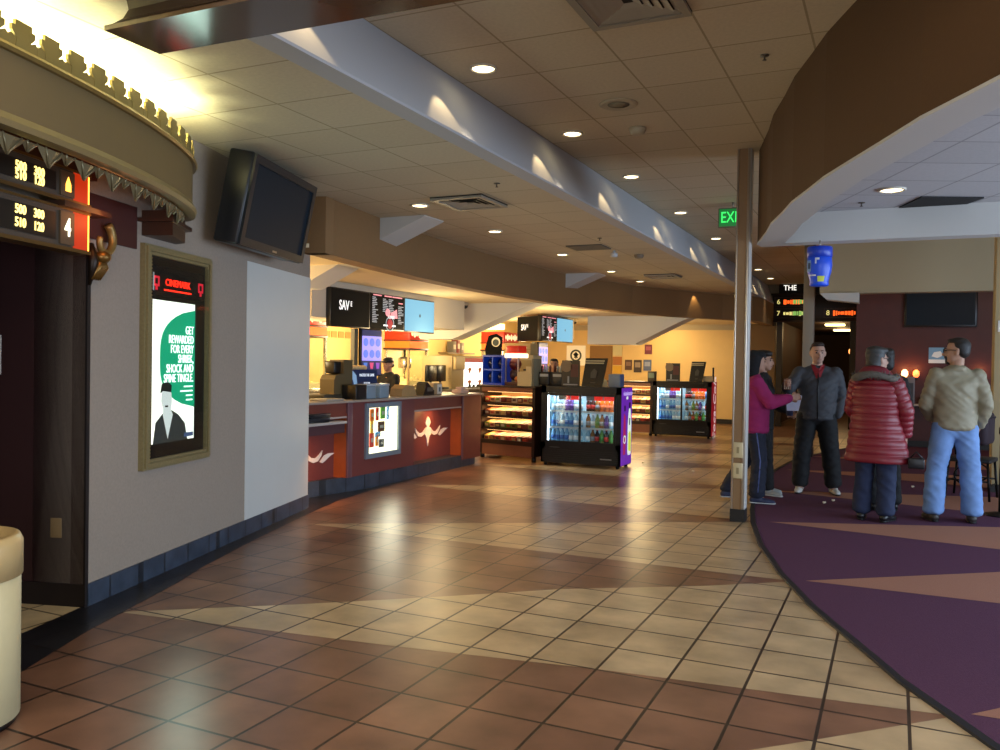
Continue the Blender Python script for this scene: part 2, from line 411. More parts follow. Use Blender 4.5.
def far_end():
    # far wall of the concession with darker upper band
    mb = MB()
    mb.box(-9.7,-2.78,22.4,22.6,0,2.45,0); mb.box(-9.7,-2.78,22.4,22.6,2.45,3.65,1)
    mb.box(-2.95,-2.78,22.38,22.4,0,2.8,2)
    mb.box(-3.7,-2.95,22.385,22.4,0,2.8,2)
    mb.box(-2.78,-.85,22.4,22.6,2.66,3.65,1)
    mb.box(-.85,6,22.4,22.6,0,3.65,2)
    struct('wall_back', mb, [M_yellow, M_tan, mat('dim tan paint', '#6b5233', .7)])
    b = MB(); b.box(-9.6,-2.78,22.37,22.4,0,.12); struct('baseboard_back', b, mat('black base', '#151210', .5))
    # concession back and near walls
    mb = MB(); mb.box(-9.7,-9.5,6.4,22.4,0,2.66); struct('wall_concession', mb, mat('buttery wall paint', '#dcbf7e', .6, noise=.04))
    mb = MB(); mb.box(-9.6,-5.45,6.5,6.72,0,2.66); struct('wall_concession.001', mb, M_yellow)
    # theatre hall beyond the sign
    M_h = mat('hall wall', '#4b3017', .7, noise=.1)
    mb = MB(); mb.box(-3.0,-2.78,22.6,33,0,2.9); mb.box(-.85,-.6,22.6,33,0,2.9); mb.box(-3.0,-.6,33,33.2,0,2.9); mb.box(-3,-.6,22.6,33.2,2.72,2.9)
    struct('wall_hall', mb, M_h)
    # open double door frame
    for i, x in enumerate((-2.74,-1.02)):
        d = MB(); d.box(x,x+.13,22.34,22.6,0,2.66); struct('door_frame' if i == 0 else 'door_frame.001', d, mat('dark wood', '#1d120b', .5))
    # lounge end wall
    mb = MB(); mb.box(-.72,6,18.2,18.35,0,3.65,0); mb.box(-.72,-.6,18.35,22.4,0,3.65,1)
    struct('wall_lounge', mb, [M_red, mat('dim tan paint', '#6b5233', .7)])
    mb = MB(); mb.box(-1.13,6,14.5,14.75,2.70,3.65); struct('wall_lounge_soffit', mb, M_tan)
    b = MB(); b.box(-.72,6,18.17,18.2,0,.12); struct('baseboard_lounge', b, mat('black base', '#151210', .5))
    f = MB(); f.extr((-1.12,14.4,2.70), (1,0,0), (0,0,1), [(0,.0),(.1,-.10),(.58,-.16),(.58,.0)], -.3)
    struct('trim_4', f, M_white)
    # side and rear walls out of frame keep the room closed
    mb = MB(); mb.box(6,6.2,-5,23,0,3.66); struct('wall_right', mb, M_tan)
    mb = MB(); mb.box(-6,6.2,-5.2,-5,0,3.66); struct('wall_rear', mb, M_tan)
far_end()

# ---- sloped ceiling fins over the concession
def fins():
    def fin(name, y0, y1, low, top):
        # low / top: matching rows of (x, z); built as convex segments
        mb = MB(); n = len(low); vs = []
        for (x, z), zt in zip(low, top): vs += [(x,y0,z),(x,y1,z),(x,y1,zt),(x,y0,zt)]
        fs = [(0,1,2,3),(4*n-1,4*n-2,4*n-3,4*n-4)]
        for i in range(n-1):
            a = 4*i; b = a+4
            fs += [(a,b,b+1,a+1),(a+1,b+1,b+2,a+2),(a+2,b+2,b+3,a+3),(a+3,b+3,b,a)]
        mb.add(vs, fs); struct(name, mb, M_white)
    fin('beam.001', 7.95, 8.38, [(-4.68,3.09),(-5.33,2.83),(-5.50,2.745),(-5.51,2.60),(-5.82,2.599),(-6.35,2.36),(-6.95,2.36)], [3.1,3.1,3.1,2.61,2.61,2.61,2.61])
    fin('beam.002', 14.0, 14.45, [(-4.73,3.09),(-5.38,2.83),(-5.50,2.77),(-5.51,2.60),(-5.91,2.599),(-7.6,1.93),(-8.3,1.93)], [3.1,3.1,3.1,2.61,2.61,2.61,2.61])
    fin('beam.003', 18.3, 18.9, [(-3.95,2.6),(-4.2,2.5),(-5.3,1.96),(-6.4,1.96)], [2.61,2.61,2.61,2.61])
fins()
# menu bulkheads
b = MB(); b.box(-7.9,-7.08,9.1,13.5,2.08,2.62); struct('beam.004', b, mat('warm white paint', '#cfc7b4', .7))
b = MB(); b.box(-7.9,-7.12,17.85,19.35,2.1,2.62); struct('beam.005', b, mat('warm white paint', '#cfc7b4', .7))
# ------------------------------------------------------------------ columns
def columns():
    c = thing('column', 'tan square column with pale metal corner trim and black base at the carpet edge', 'column', (-1.355,8.37,0))
    mb = MB()
    mb.box(-.05,.05,-.04,.10,.12,3.6,0); mb.build('shaft', M_colwood, c)
    b = MB(); b.box(-.068,.07,-.052,.11,0,.12); b.build('base', mat('black base', '#151210', .5), c)
    for x0, x1 in ((-.064,-.046),(.034,.058)):
        t = MB(); t.bbox(x0,x1,-.05,-.025,.12,3.6,.004); t.build('corner_trim', M_alu, c)
    t = MB(); t.bbox(.058,.068,-.04,.10,.12,3.6,.004); t.build('edge_trim', mat('pale edge trim', '#bdbab3', .4), c)
    for z in (.62,.42):
        p = MB(); p.bbox(-.045,.045,-.066,-.05,z,z+.15,.006); pp = p.build('outlet_plate', mat('cream plastic', '#c7b68d', .45), c)
        q = MB(); q.box(-.012,.012,-.068,-.066,z+.045,z+.105); q.build('socket', mat('dim cream plastic', '#97865f', .5), pp)
    c['kind'] = 'thing'
    c2 = thing('column', 'slim grey column with black foot standing by the far carpet edge', 'column', (-1.335,15.05,0))
    mb = MB(); mb.bbox(-.085,.085,-.085,.085,.16,3.6,.006); mb.build('shaft', mat('grey column paint', '#8d8577', .6), c2)
    b = MB(); b.box(-.11,.11,-.11,.11,0,.16); b.build('base', mat('black base', '#151210', .5), c2)
    c3 = thing('column', 'cream square column beside the wrought iron seating', 'column', (1.30,12.1,0))
    mb = MB(); mb.bbox(-.2,.2,-.15,.15,.1,3.6,.006); mb.build('shaft', mat('cream column paint', '#a89670', .6), c3)
    b = MB(); b.box(-.21,.21,-.16,.16,0,.1); b.build('base', mat('black base', '#151210', .5), c3)
    s = MB(); s.bbox(-.17,-.09,-.162,-.15,1.98,2.12,.004); s.build('switch_plate', mat('white plastic', '#d8d8d4', .4), c3)
columns()

# ------------------------------------------------------------------ ceiling fixtures
M_lens = mat('downlight lens', '#fff2cf', .5, emit='#ffe6b0', es=6)
def downlights():
    def make(x, y, z, r, label, group):
        o = MB().lathe([(r*1.2,0),(r*1.2,-.012),(r*1.02,-.016),(r*.98,-.004)], seg=24).build('ceiling_light', mat('fixture white', '#cfc8b8', .5))
        o.location = (x,y,z); tag(o, label, 'ceiling light', group)
        l = MB().lathe([(r*.97,-.004),(r*.9,-.009),(.01,-.011)], seg=24).build('lens', M_lens, o)
        return o
    for i, y in enumerate((5.38,7.21,9.09,11.46,13.97,18.68,20.64)):
        make(-2.70, y, 3.6, .082, f'warm recessed downlight beside the ceiling step, {ORD[i]} of its row from the camera', 'downlights along the ceiling step')
        lamp('downlight_lamp', 'SPOT', (-2.68,y,3.57), 38, (1,.8,.55), (-2.68,y,0), spot_size=.75, spot_blend=1, shadow_soft_size=.06)
    for i, y in enumerate((7.43,9.21,11.49,13.82,15.62)):
        make(-4.43, y, 3.1, .08, f'warm recessed downlight in the low ceiling by the soffit, {ORD[i]} from the camera', 'downlights by the soffit')
        lamp('downlight_lamp', 'SPOT', (-4.43,y,3.07), 32, (1,.78,.52), (-4.43,y,0), spot_size=1.5, spot_blend=.9, shadow_soft_size=.06)
    make(-3.84,19.1,3.1,.08,'small warm downlight near the curved end of the low ceiling', 'downlights by the soffit')
    make(-.054,7.58,2.97,.09,'bright recessed downlight alone in the lounge ceiling', 'lounge downlight')
    # added grazing spots without fixtures make the scallops on the bulkhead step
    for y in (3.55,5.08,6.84,8.62,10.85,13.0,15.2,19.3):
        lamp('scallop_helper', 'SPOT', (-2.76,y,3.50), 6, (1,.70,.34), (-2.76,y,3.0), spot_size=1.35, spot_blend=.3, shadow_soft_size=.02)
    lamp('scallop_helper', 'SPOT', (-3.9,18.15,3.08), 6, (1,.7,.3), (-4.0,18.3,2.4), spot_size=1.2, spot_blend=.5, shadow_soft_size=.02)
downlights()

def vents():
    def louvre(name, x0, x1, y0, y1, z, label, rings=4):
        o = thing(name, label, 'air vent', ((x0+x1)/2,(y0+y1)/2,z)); w = (x1-x0)/2; d = (y1-y0)/2
        b = MB(); b.box(-w,w,-d,d,-.012,.0); b.build('back_plate', mat('vent dark', '#17140f', .8), o)
        f = MB(); f.frame((-w,d,-.012),(1,0,0),(0,-1,0),2*w,2*d,.05,.02); f.build('frame', mat('vent grey', '#8e8778', .5), o)
        for k in range(rings):
            t = .12+.8*k/rings
            ww, dd = w*(1-t), d*(1-t)
            s = MB()
            for (ax, ay, bx, by) in ((-ww,-dd,ww,-dd),(ww,-dd,ww,dd),(ww,dd,-ww,dd),(-ww,dd,-ww,-dd)):
                p = Vector((ax,ay,-.028)); q = Vector((bx,by,-.028)); inn = (-(p+q)/2); inn.z = 0; inn.normalize()
                g = .045
                s.add([p,q,q+inn*g+Z_*.016-(q-p).normalized()*g,p+inn*g+Z_*.016+(q-p).normalized()*g],[(0,1,2,3)],0)
                s.add([p+Z_*.003,q+Z_*.003,q+inn*g+Z_*.019-(q-p).normalized()*g,p+inn*g+Z_*.019+(q-p).normalized()*g],[(3,2,1,0)],0)
            s.build('louvre', mat('vent light', '#a39b8a', .5), o)
        return o
    louvre('ceiling_vent',-1.74,-1.13,4.38,4.99,3.6,'large square louvred air vent in the ceiling above the foreground tiles',5)
    louvre('ceiling_vent',-4.14,-3.58,7.13,7.73,3.1,'square louvred air vent in the low ceiling beside the first downlight')
    o = MB().box(-4.07,-3.57,10.68,11.12,3.085,3.1).build('return_grille', mat('return grille', '#57524a', .8)); tag(o,'plain grey return grille in the low ceiling beyond the louvred vent','air vent')
    louvre('ceiling_vent',-4.05,-3.5,14.5,15.05,3.1,'small dark louvred vent near the last low ceiling downlights',3)
    o = MB(); o.add([(.0,8.42,2.957),(.17,7.97,2.957),(.65,8.18,2.957),(.54,8.42,2.957),(.0,8.42,2.97),(.17,7.97,2.97),(.65,8.18,2.97),(.54,8.42,2.97)],[(0,3,2,1),(4,5,6,7),(0,1,5,4),(1,2,6,5),(2,3,7,6),(3,0,4,7)])
    o = o.build('return_grille', mat('black grille', '#191817', .8)); tag(o,'black return grille in the lounge ceiling beside its downlight','air vent')
    # speaker, smoke detector, sprinklers
    o = MB().lathe([(.155,0),(.155,-.008),(.13,-.016),(.11,-.006),(.09,-.008),(.01,-.01)], seg=28).build('ceiling_speaker', mat('speaker beige', '#b3a68a', .6)); o.location = (-2.06,6.54,3.6); tag(o,'flat round beige speaker in the main ceiling','ceiling speaker')
    g = MB().lathe([(.088,-.009),(.01,-.013)], seg=24).build('grille', mat('speaker mesh', '#938669', .8), o)
    o = MB().lathe([(.075,0),(.075,-.02),(.062,-.05),(.04,-.06),(.01,-.06)], seg=24).build('smoke_detector', mat('detector beige', '#b5a98d', .5)); o.location = (-2.11,7.27,3.6); tag(o,'domed smoke detector hanging from the ceiling near the round speaker','smoke detector')
    o = MB().lathe([(.07,0),(.07,-.02),(.055,-.05),(.01,-.055)], seg=20).build('smoke_detector', mat('detector dark', '#75695a', .5)); o.location = (-3.4,11.9,3.1); tag(o,'smoke detector in the low ceiling near the step','smoke detector')
    for (x,y,z,l) in ((-.84,5.89,3.6,'sprinkler head in the ceiling in front of the brown fascia'),(-3.25,6.78,3.1,'sprinkler head in the low ceiling above the louvred vent'),(-3.42,10.17,3.1,'sprinkler head in the low ceiling by the grey grille'),(-.3,8.1,2.97,'sprinkler head in the lounge ceiling')):
        o = MB().lathe([(.03,0),(.03,-.006),(.006,-.008),(.006,-.03),(.014,-.032),(.014,-.035)], seg=14).build('sprinkler', mat('steel dark', '#5c564c', .4, .6)); o.location=(x,y,z); tag(o,l,'sprinkler')
    o = MB().lathe([(.02,0),(.02,-.03),(.05,-.04),(.05,-.09),(.01,-.095)], seg=16).build('emergency_light', mat('pale plastic', '#b9bcc0', .5)); o.location=(-3.6,11.35,3.1); tag(o,'small pale emergency light hanging below the grey grille','emergency light')
    o = MB().lathe([(.17,0),(.17,-.02),(.01,-.021)], seg=24).build('ceiling_disc', mat('orange tan disc', '#a5713f', .6)); o.location=(-1.75,15.1,3.6); tag(o,'flat orange tan disc on the ceiling beyond the lounge header','ceiling disc')
    for (x,y,l) in ((-7.2,13.75,'black dome camera under the concession ceiling beside the first menu board'),(-7.2,19.6,'black dome camera beside the farther menu board')):
        o = thing('ceiling_camera', l, 'camera', (x,y,2.6))
        MB().lathe([(.07,0),(.07,-.05),(.06,-.055)], seg=18).build('housing', mat('camera housing','#c4b99f',.5), o)
        MB().lathe([(.058,-.05),(.05,-.09),(.025,-.11),(.005,-.115)], seg=18).build('dome', M_black, o)
vents()

def exit_sign():
    o = thing('exit_sign', 'green EXIT sign hanging from the ceiling behind the tan column', 'exit sign', (-1.92,11.0,3.6))
    MB().tube([(0,0,0),(0,0,-.07)],.012).build('stem', M_alu, o)
    b = MB(); b.bbox(-.18,.18,-.02,.02,-.32,-.07,.006); b.build('housing', mat('exit grey', '#6a6f5e', .5), o)
    f = MB(); f.box(-.165,.165,-.024,-.02,-.305,-.085); f.build('face', mat('exit green face', '#2f8a45', .5, emit='#1f9a45', es=.22), o)
    text('EXIT', .2, (0,-.026,-.197), X_, Z_, mat('exit letters', '#55f07c', .5, emit='#3cff70', es=.75), o, sx=.72, bold=.0)
exit_sign()

# ------------------------------------------------------------------ crown canopy over the doorway
def canopy():
    base = W(-1.1,0,0)
    arc = [(.99,.0),(.97,.08),(.89,.16),(.76,.24),(.55,.335),(.3,.41),(.02,.47),(-.3,.52),(-.7,.555),(-1.1,.565),(-1.5,.555),(-1.9,.52),(-2.3,.46),(-2.75,.335),(-3.1,.17),(-3.25,0)]
    # smooth the plan
    def cr(P, n=4):
        out = []
        for i in range(len(P)-1):
            p0 = Vector(P[max(i-1,0)]); p1 = Vector(P[i]); p2 = Vector(P[i+1]); p3 = Vector(P[min(i+2,len(P)-1)])
            for k in range(n):
                t = k/n; out.append(.5*((2*p1)+(p2-p0)*t+(2*p0-5*p1+4*p2-p3)*t*t+(3*p1-p0-3*p2+p3)*t**3))
        return out+[Vector(P[-1])]
    A = cr(arc)
    pl = [W2(p.x,max(p.y,0.0)) for p in A]
    # plan runs from far end towards the near end: left-hand normal points to the room
    o = thing('door_canopy', 'curved tan crown canopy with jagged leaf trim above theatre doorway four', 'canopy', tuple(base))
    def B(name, mb, m):
        x = mb.build(name, m, o); x.data.transform(Matrix.Translation(-base)); return x
    s = MB(); s.strip(pl, [(-.06,2.52),(0,2.52),(.0,2.785),(-.06,2.785)], 0, smooth=False); B('band', s, mat('tan canopy paint', '#6d5a36', .6))
    s = MB(); s.strip(pl, [(-.05,2.785),(.022,2.785),(.03,2.80),(.022,2.815),(-.05,2.815)]); B('top_moulding', s, M_gold)
    s = MB(); s.strip(pl, [(-.08,2.475),(.02,2.465),(.03,2.49),(.008,2.525),(-.08,2.525)]); B('bottom_moulding', s, mat('canopy moulding', '#7f6d44', .5))
    # top cover so light comes only out above
    s = MB(); s.add([(p[0],p[1],2.70) for p in pl],[tuple(range(len(pl)))]); s.add([(p[0],p[1],2.71) for p in pl],[tuple(reversed(range(len(pl))))]); B('cover', s, mat('canopy inside', '#d8cfae', .8))
    # walk the arc by length
    L = [0]
    for i in range(1,len(pl)): L.append(L[-1]+math.dist(pl[i],pl[i-1]))
    def at(l):
        for i in range(1,len(pl)):
            if L[i] >= l:
                t = (l-L[i-1])/(L[i]-L[i-1]); a = Vector(pl[i-1]); b = Vector(pl[i]); tt = (b-a).normalized()
                return a.lerp(b,t), tt, Vector((-tt.y,tt.x))
        a = Vector(pl[-2]); b = Vector(pl[-1]); tt = (b-a).normalized(); return b, tt, Vector((-tt.y,tt.x))
    # cresting: stepped finials joined by a low wavy rail
    s = MB(); l = .08; step = .18
    fin = [(-.05,0),(.05,0),(.042,.05),(.07,.075),(.07,.1),(.05,.1),(.05,.126),(-.05,.126),(-.05,.1),(-.07,.1),(-.07,.075),(-.042,.05)]
    rail = [(-.095,0),(.095,0),(.095,.045),(.075,.062),(.045,.05),(-.045,.05),(-.075,.062),(-.095,.045)]
    while l < L[-1]-.05:
        p, t, n = at(l); t3 = Vector((t.x,t.y,0))
        for pts, dep in ((fin,.014),(rail,.012)):
            s.extr(Vector((p.x,p.y,2.812))-Vector((n.x,n.y,0))*.01, t3, Z_, pts, -dep)
        l += step
    B('cresting', s, mat('crown gold', '#8f7d49', .4, .4))
    # jagged leaf trim hanging inside
    s = MB(); l = .25; step = .27; q = .0
    while l < L[-1]-.3:
        for (dl, w, h) in ((0,.19,.085),(.145,.11,.045)):
            p, t, n = at(l+dl); t3 = Vector((t.x,t.y,0)); n3 = Vector((n.x,n.y,0)); c = Vector((p.x,p.y,2.462))-n3*.07
            a = c-t3*w*.55; b = c+t3*w*.55; tip = c-Z_*h-n3*.02; mid = c+n3*.025-Z_*.01
            bk = c-n3*.012
            s.add([a,b,tip,mid,bk],[(0,2,3),(3,2,1),(0,3,1),(0,4,2),(4,1,2),(0,1,4)])
            # ribs
            for f in (-.3,.3):
                u = c+t3*w*f; s.tube([u+n3*.014, tip+n3*.008],.004,5)
        l += step
    B('leaf_trim', s, mat('silver leaf trim', '#857b5c', .35, .5))
    # dark red returns under the canopy
    s = MB()
    s.add([tuple(W(a,b,z)) for z in (2.30,2.465) for a,b in ((.55,0),(.55,.22),(.92,.1),(.97,0))],[(0,3,2,1),(4,5,6,7),(0,1,5,4),(1,2,6,5),(2,3,7,6),(3,0,4,7)])
    s.add([tuple(W(a,b,z)) for z in (2.385,2.41) for a,b in ((.5,0),(.5,.25),(.96,.13),(1.0,0))],[(0,3,2,1),(4,5,6,7),(0,1,5,4),(1,2,6,5),(2,3,7,6),(3,0,4,7)])
    B('corner_bracket', s, mat('dark walnut', '#3d2417', .4))
    # uplights hidden in the canopy: they wash the ceiling
    for sx in (.15,-.6,-1.4,-2.2):
        p = W(sx,.2,2.74); lamp('canopy_uplight','AREA',tuple(p),15,(.95,1,.62),tuple(p+Z_),size=.25)
canopy()

def marquee():
    base = W(-.8,0,0)
    o = thing('marquee_sign', 'two-row lit showtime marquee numbered 4 above the dark doorway', 'sign', tuple(base))
    def B(name, mb, m, par=None):
        x = mb.build(name, m, par or o); x.data.transform(Matrix.Translation(-base)); return x
    M_case = mat('marquee grey', '#4a4034', .5); M_or = mat('marquee orange light', '#8a2408', .5, emit='#d8340a', es=.45)
    M_y = mat('marquee yellow', '#ffe9a0', .5, emit='#ffe27a', es=1.6)
    for (z0, z1, nm) in ((2.10,2.305,'lower'),(2.365,2.525,'upper')):
        b = MB(); b.obox(W(-1.75,0,z0), PD, Z_, 1.47, z1-z0, .10)
        c = B('cabinet', b, M_case)
        b = MB(); b.obox(W(-1.7,.1,z0+.03), PD, Z_, 1.27, z1-z0-.06, .006); B('panel', b, mat('marquee panel dark', '#1c1b18', .3), c)
        b = MB(); b.obox(W(-.28,0,z0), PD, Z_, .14, z1-z0, .098); B('orange_light', b, M_or, c)
        b = MB(); b.obox(W(-.148,.094,z0), PD, Z_, .009, z1-z0, .006); B('bright_tube', b, mat('amber tube', '#ffb050', .5, emit='#ffa83c', es=3), c)
        f = MB(); f.obox(W(-1.78,0,z0-.02), PD, Z_, 1.64, .02, .115); f.obox(W(-1.78,0,z1), PD, Z_, 1.65, .014, .108); B('rail', f, mat('brass rail', '#7d6339', .3, .7), c)
        for j, ss in enumerate(('500 300', '510 120')):
            zz = z1-.065-(z1-z0-.06)*.46*j
            for q, w in enumerate(ss.split()):
                x = text(w, .066, W(-.70+.135*q,.108,zz), PD, Z_, M_y, c, sx=.8, bold=.001); x.data.transform(Matrix.Translation(-base))
        x = text('ESSES', .11, W(-.99,.108,(z0+z1)/2), PD, Z_, mat('marquee dim letters', '#8b8168', .5, emit='#8b8168', es=.25), c, sx=.6); x.data.transform(Matrix.Translation(-base))
        b = MB(); b.obox(W(-.40,.1,z0+.012), PD, Z_, .115, z1-z0-.024, .012); B('number_plate', b, mat('bronze plate', '#5a4a36', .4), c)
        if nm == 'upper':
            b = MB(); b.extr(W(-.34,.112,z0+.04), PD, Z_, [(-.022,0),(.022,0),(.02,.04),(0,.08),(-.02,.04)], .003); B('lamp_glow', b, mat('amber tube', '#ffb050', .5, emit='#ffa83c', es=3), c); continue
        x = text('4', .14, W(-.342,.114,(z0+z1)/2), PD, Z_, mat('lit white', '#fff6dc', .5, emit='#fff3d0', es=2), c, sx=.7, bold=.002); x.data.transform(Matrix.Translation(-base))
    b = MB(); b.obox(W(-.42,0,2.315), PD, Z_, .42, .03, .15); B('ledge', b, mat('dark walnut', '#3d2417', .4))
    b = MB(); b.obox(W(-1.78,0,2.54), PD, Z_, 1.8, .16, .04); b.obox(W(-.14,0,2.2), PD, Z_, .62, .27, .012); B('backing', b, mat('maroon backing', '#431c15', .5))
    p = W(-.1,.2,2.3); lamp('marquee_glow','POINT',tuple(p),1.2,(1,.35,.1),shadow_soft_size=.1)
    # brass scroll bracket by the jamb
    k = thing('scroll_bracket', 'gilded scroll and leaf bracket under the end of the marquee', 'bracket', tuple(W(.0,0,2.06)))
    def at(a,n,z): return W(.06+a,n,z)-W(.06,0,2.0)+Vector((0,0,0))
    pts = []
    for i in range(26):
        t = i/25; ang = 4.2*t; r = .115-.06*t
        pts.append(at(.05+r*math.sin(ang+.6), .05+.03*t, 2.14+r*math.cos(ang+.6)))
    m = MB(); m.tube(pts,[.026-.008*i/25 for i in range(26)],10); m.build('scroll', M_gold, k)
    m = MB(); m.ell(at(.03,.07,2.03),(.05,.05,.04)); 
    for i in range(5):
        a = -.6+.3*i; m.tube([at(.03,.06,2.03),at(.03+.05*math.sin(a),.07,1.97),at(.0+.07*math.sin(a),.05,1.91-.02*math.cos(a))],[.02,.022,.004],8)
    m.build('leaf', mat('bronze leaf','#7a5a2a',.35,.7,noise=.3), k)
    m = MB(); m.tube([at(-.03,.03,2.1),at(-.04,.06,2.0),at(-.03,.03,1.86)],[.022,.03,.01],10); m.build('stem', mat('dark bronze','#2c2118',.4,.6), k)
marquee()

def poster_case():
    s0, s1, z0, z1 = .535, 1.425, .745, 2.25
    base = W((s0+s1)/2,0,0)
    o = thing('poster_case', 'gold framed lit poster case with a green coming attraction advert', 'poster case', tuple(base))
    def B(name, mb, m, par=None):
        x = mb.build(name, m, par or o); x.data.transform(Matrix.Translation(-base)); return x
    f = MB(); f.frame(W(s0,0,z0), PD, Z_, s1-s0, z1-z0, .07, .035); f.frame(W(s0+.015,.035,z0+.015), PD, Z_, s1-s0-.03, z1-z0-.03, .03, .015); f.frame(W(s0+.055,.035,z0+.055), PD, Z_, s1-s0-.11, z1-z0-.11, .012, .008)
    fr = B('frame', f, mat('worn gold frame', '#8c7f58', .45, .35, noise=.25, nscale=60))
    # bead row on the inner edge
    bd = MB()
    for k in range(60): bd.ell(W(s0+.075,.036,z0+.09+k*(z1-z0-.18)/59),.008,6,4)
    B('beading', bd, M_gold, fr)
    b = MB(); b.obox(W(s0+.065,.004,z0+.065), PD, Z_, s1-s0-.13, z1-z0-.13, .016); B('backboard', b, mat('case black', '#121314', .3))
    h = MB(); h.obox(W(s0+.1,.02,z1-.33), PD, Z_, s1-s0-.2, .2, .008); hd = B('header', h, mat('header black', '#1b1c1e', .25))
    RED = mat('red neon', '#ff2a18', .5, emit='#ff2410', es=2.2)
    sc = (s0+s1)/2
    x = text('CINEMARK', .068, W(sc-.02,.03,z1-.235), PD, Z_, RED, hd, sx=.98, bold=.0); x.data.transform(Matrix.Translation(-base))
    b = MB(); b.obox(W(sc-.2,.028,z1-.292), PD, Z_, .36, .01, .003); B('underline', b, RED, hd)
    for sx in (s0+.15,s1-.15):
        b = MB(); b.frame(W(sx-.035,.028,z1-.27), PD, Z_, .07, .07, .016, .003); b.obox(W(sx-.012,.028,z1-.295), PD, Z_, .024, .03, .003); B('emblem', b, mat('dim red neon', '#c01a2a', .5, emit='#c01a2a', es=.9), hd)
    b = MB(); b.obox(W(s0+.105,.028,z1-.3), PD, Z_, .012, .12, .004); B('marker', b, mat('white plastic', '#d8d8d4', .4), hd)
    # the poster: lit sheet
    p0, p1, q0, q1 = s0+.12, s1-.22, z0+.165, z1-.36
    M_p = mat('lit poster white', '#f4f6ea', .6, emit='#f6f6e4', es=1.0)
    M_g = mat('lit poster green', '#009a6c', .6, emit='#00a070', es=.62)
    b = MB(); b.obox(W(p0,.02,q0), PD, Z_, p1-p0, q1-q0, .004); po = B('poster', b, M_p)
    w, h = p1-p0, q1-q0
    blob = []
    for i in range(22):
        a = PI*.5+PI*i/21
        blob.append((w*1.0-w*.86*abs(math.cos(a))**.8*(1 if math.cos(a) < 0 else 0), h*(.61+.32*math.sin(a))))
    blob = [(w*.999-w*.84*(1-abs(t)**3.2)**.7, h*(.595+.36*t)) for t in [1-2*i/24 for i in range(25)]]
    g = MB(); g.extr(W(p0,.0245,q0), PD, Z_, blob, .002); B('green_shape', g, M_g, po)
    WH = mat('lit white letters', '#ffffff', .5, emit='#f4fff8', es=1.1)
    for i, t in enumerate(('GET','REWARDED','FOR EVERY','SHRIEK,','SHOCK AND','SPINE TINGLE.')):
        x = text(t, .084, W(p1-.022,.0285,q0+h*(.80-.070*i)), PD, Z_, WH, po, align='RIGHT', sx=.74, bold=.0); x.data.transform(Matrix.Translation(-base))
    l = MB()
    for i, ww in enumerate((.12,.17,.09,.09)): l.obox(W(p1-.03-ww,.027,q0+h*(.385-.033*i)), PD, Z_, ww, .010, .002)
    B('fine_print', l, WH, po)
    fw, fh = w*1.15, h*1.22
    # a plain figure in a grey suit on the advert
    GR = mat('poster grey', '#3c3f3c', .6, emit='#3c3f3c', es=.15); SK = mat('poster pale grey', '#c9cdc6', .6, emit='#c9cdc6', es=.7)
    l = MB(); l.extr(W(p0,.0262,q0), PD, Z_, [(.01*fw,0),(.72*fw,0),(.66*fw,.1*fh),(.52*fw,.155*fh),(.38*fw,.185*fh),(.2*fw,.17*fh),(.06*fw,.12*fh)], .001); B('figure_suit', l, GR, po)
    l = MB(); l.extr(W(p0,.0275,q0), PD, Z_, [(.2*fw,.16*fh),(.3*fw,.02*fh),(.4*fw,.16*fh),(.36*fw,.19*fh),(.38*fw,.24*fh),(.36*fw,.30*fh),(.27*fw,.325*fh),(.17*fw,.30*fh),(.16*fw,.24*fh),(.2*fw,.19*fh)], .001); B('figure_face', l, SK, po)
    l = MB(); l.extr(W(p0,.0285,q0), PD, Z_, [(.14*fw,.285*fh),(.19*fw,.3*fh),(.36*fw,.29*fh),(.37*fw,.33*fh),(.28*fw,.355*fh),(.17*fw,.34*fh)], .001); l.extr(W(p0,.0285,q0), PD, Z_, [(.24*fw,.205*fh),(.3*fw,.205*fh),(.3*fw,.215*fh),(.24*fw,.215*fh)], .001); B('figure_hair', l, mat('poster dark grey','#20221f',.6), po)
    l = MB(); l.extr(W(p0,.0275,q0), PD, Z_, [(.74*w,.02*h),(.97*w,.02*h),(.97*w,.05*h),(.74*w,.05*h)], .001); B('credit_block', l, mat('poster blue','#4d5f86',.6,emit='#4d5f86',es=.3), po)
    lg = MB(); lg.obox(W(s0+.09,.062,z0+.09), PD, Z_, s1-s0-.18, z1-z0-.18, .003); B('glass', lg, M_glass)
    p = W(sc,.35,1.4); lamp('poster_glow','AREA',tuple(W(sc,.09,1.4)),5,(.7,1,.85),tuple(W(sc,1,1.4)),size=.5,shape='RECTANGLE',size_y=.9)
poster_case()

def wall_tv():
    c = W(1.93,.30,2.70)
    o = thing('television', 'dark wall television tilted down above the white laminate panel', 'television', tuple(c))
    rz = math.atan2(PD.y,PD.x)
    # local frame: x along wall, y towards wall, z up ; screen faces -y, tilted down
    o.rotation_euler = (math.radians(11),math.radians(0),rz)
    b = MB(); b.bbox(-.62,.62,-.06,.14,-.35,.35,.02); b.build('case', mat('tv case', '#15171a', .35), o)
    b = MB(); b.frame((-.61,-.06,-.34),(1,0,0),(0,0,1),1.22,.68,.06,.018); b.build('bezel', mat('tv bezel', '#20252b', .3), o)
    b = MB(); b.box(-.55,.55,-.064,-.06,-.28,.28); b.build('screen', mat('tv screen blue', '#10202c', .5, spec=.2), o)
    b = MB(); b.box(-.04,.04,-.081,-.078,-.325,-.31); b.build('badge', M_alu, o)
    b = MB(); b.box(-.12,.12,.14,.34,-.1,.12); b.build('wall_mount', M_black, o)
wall_tv()

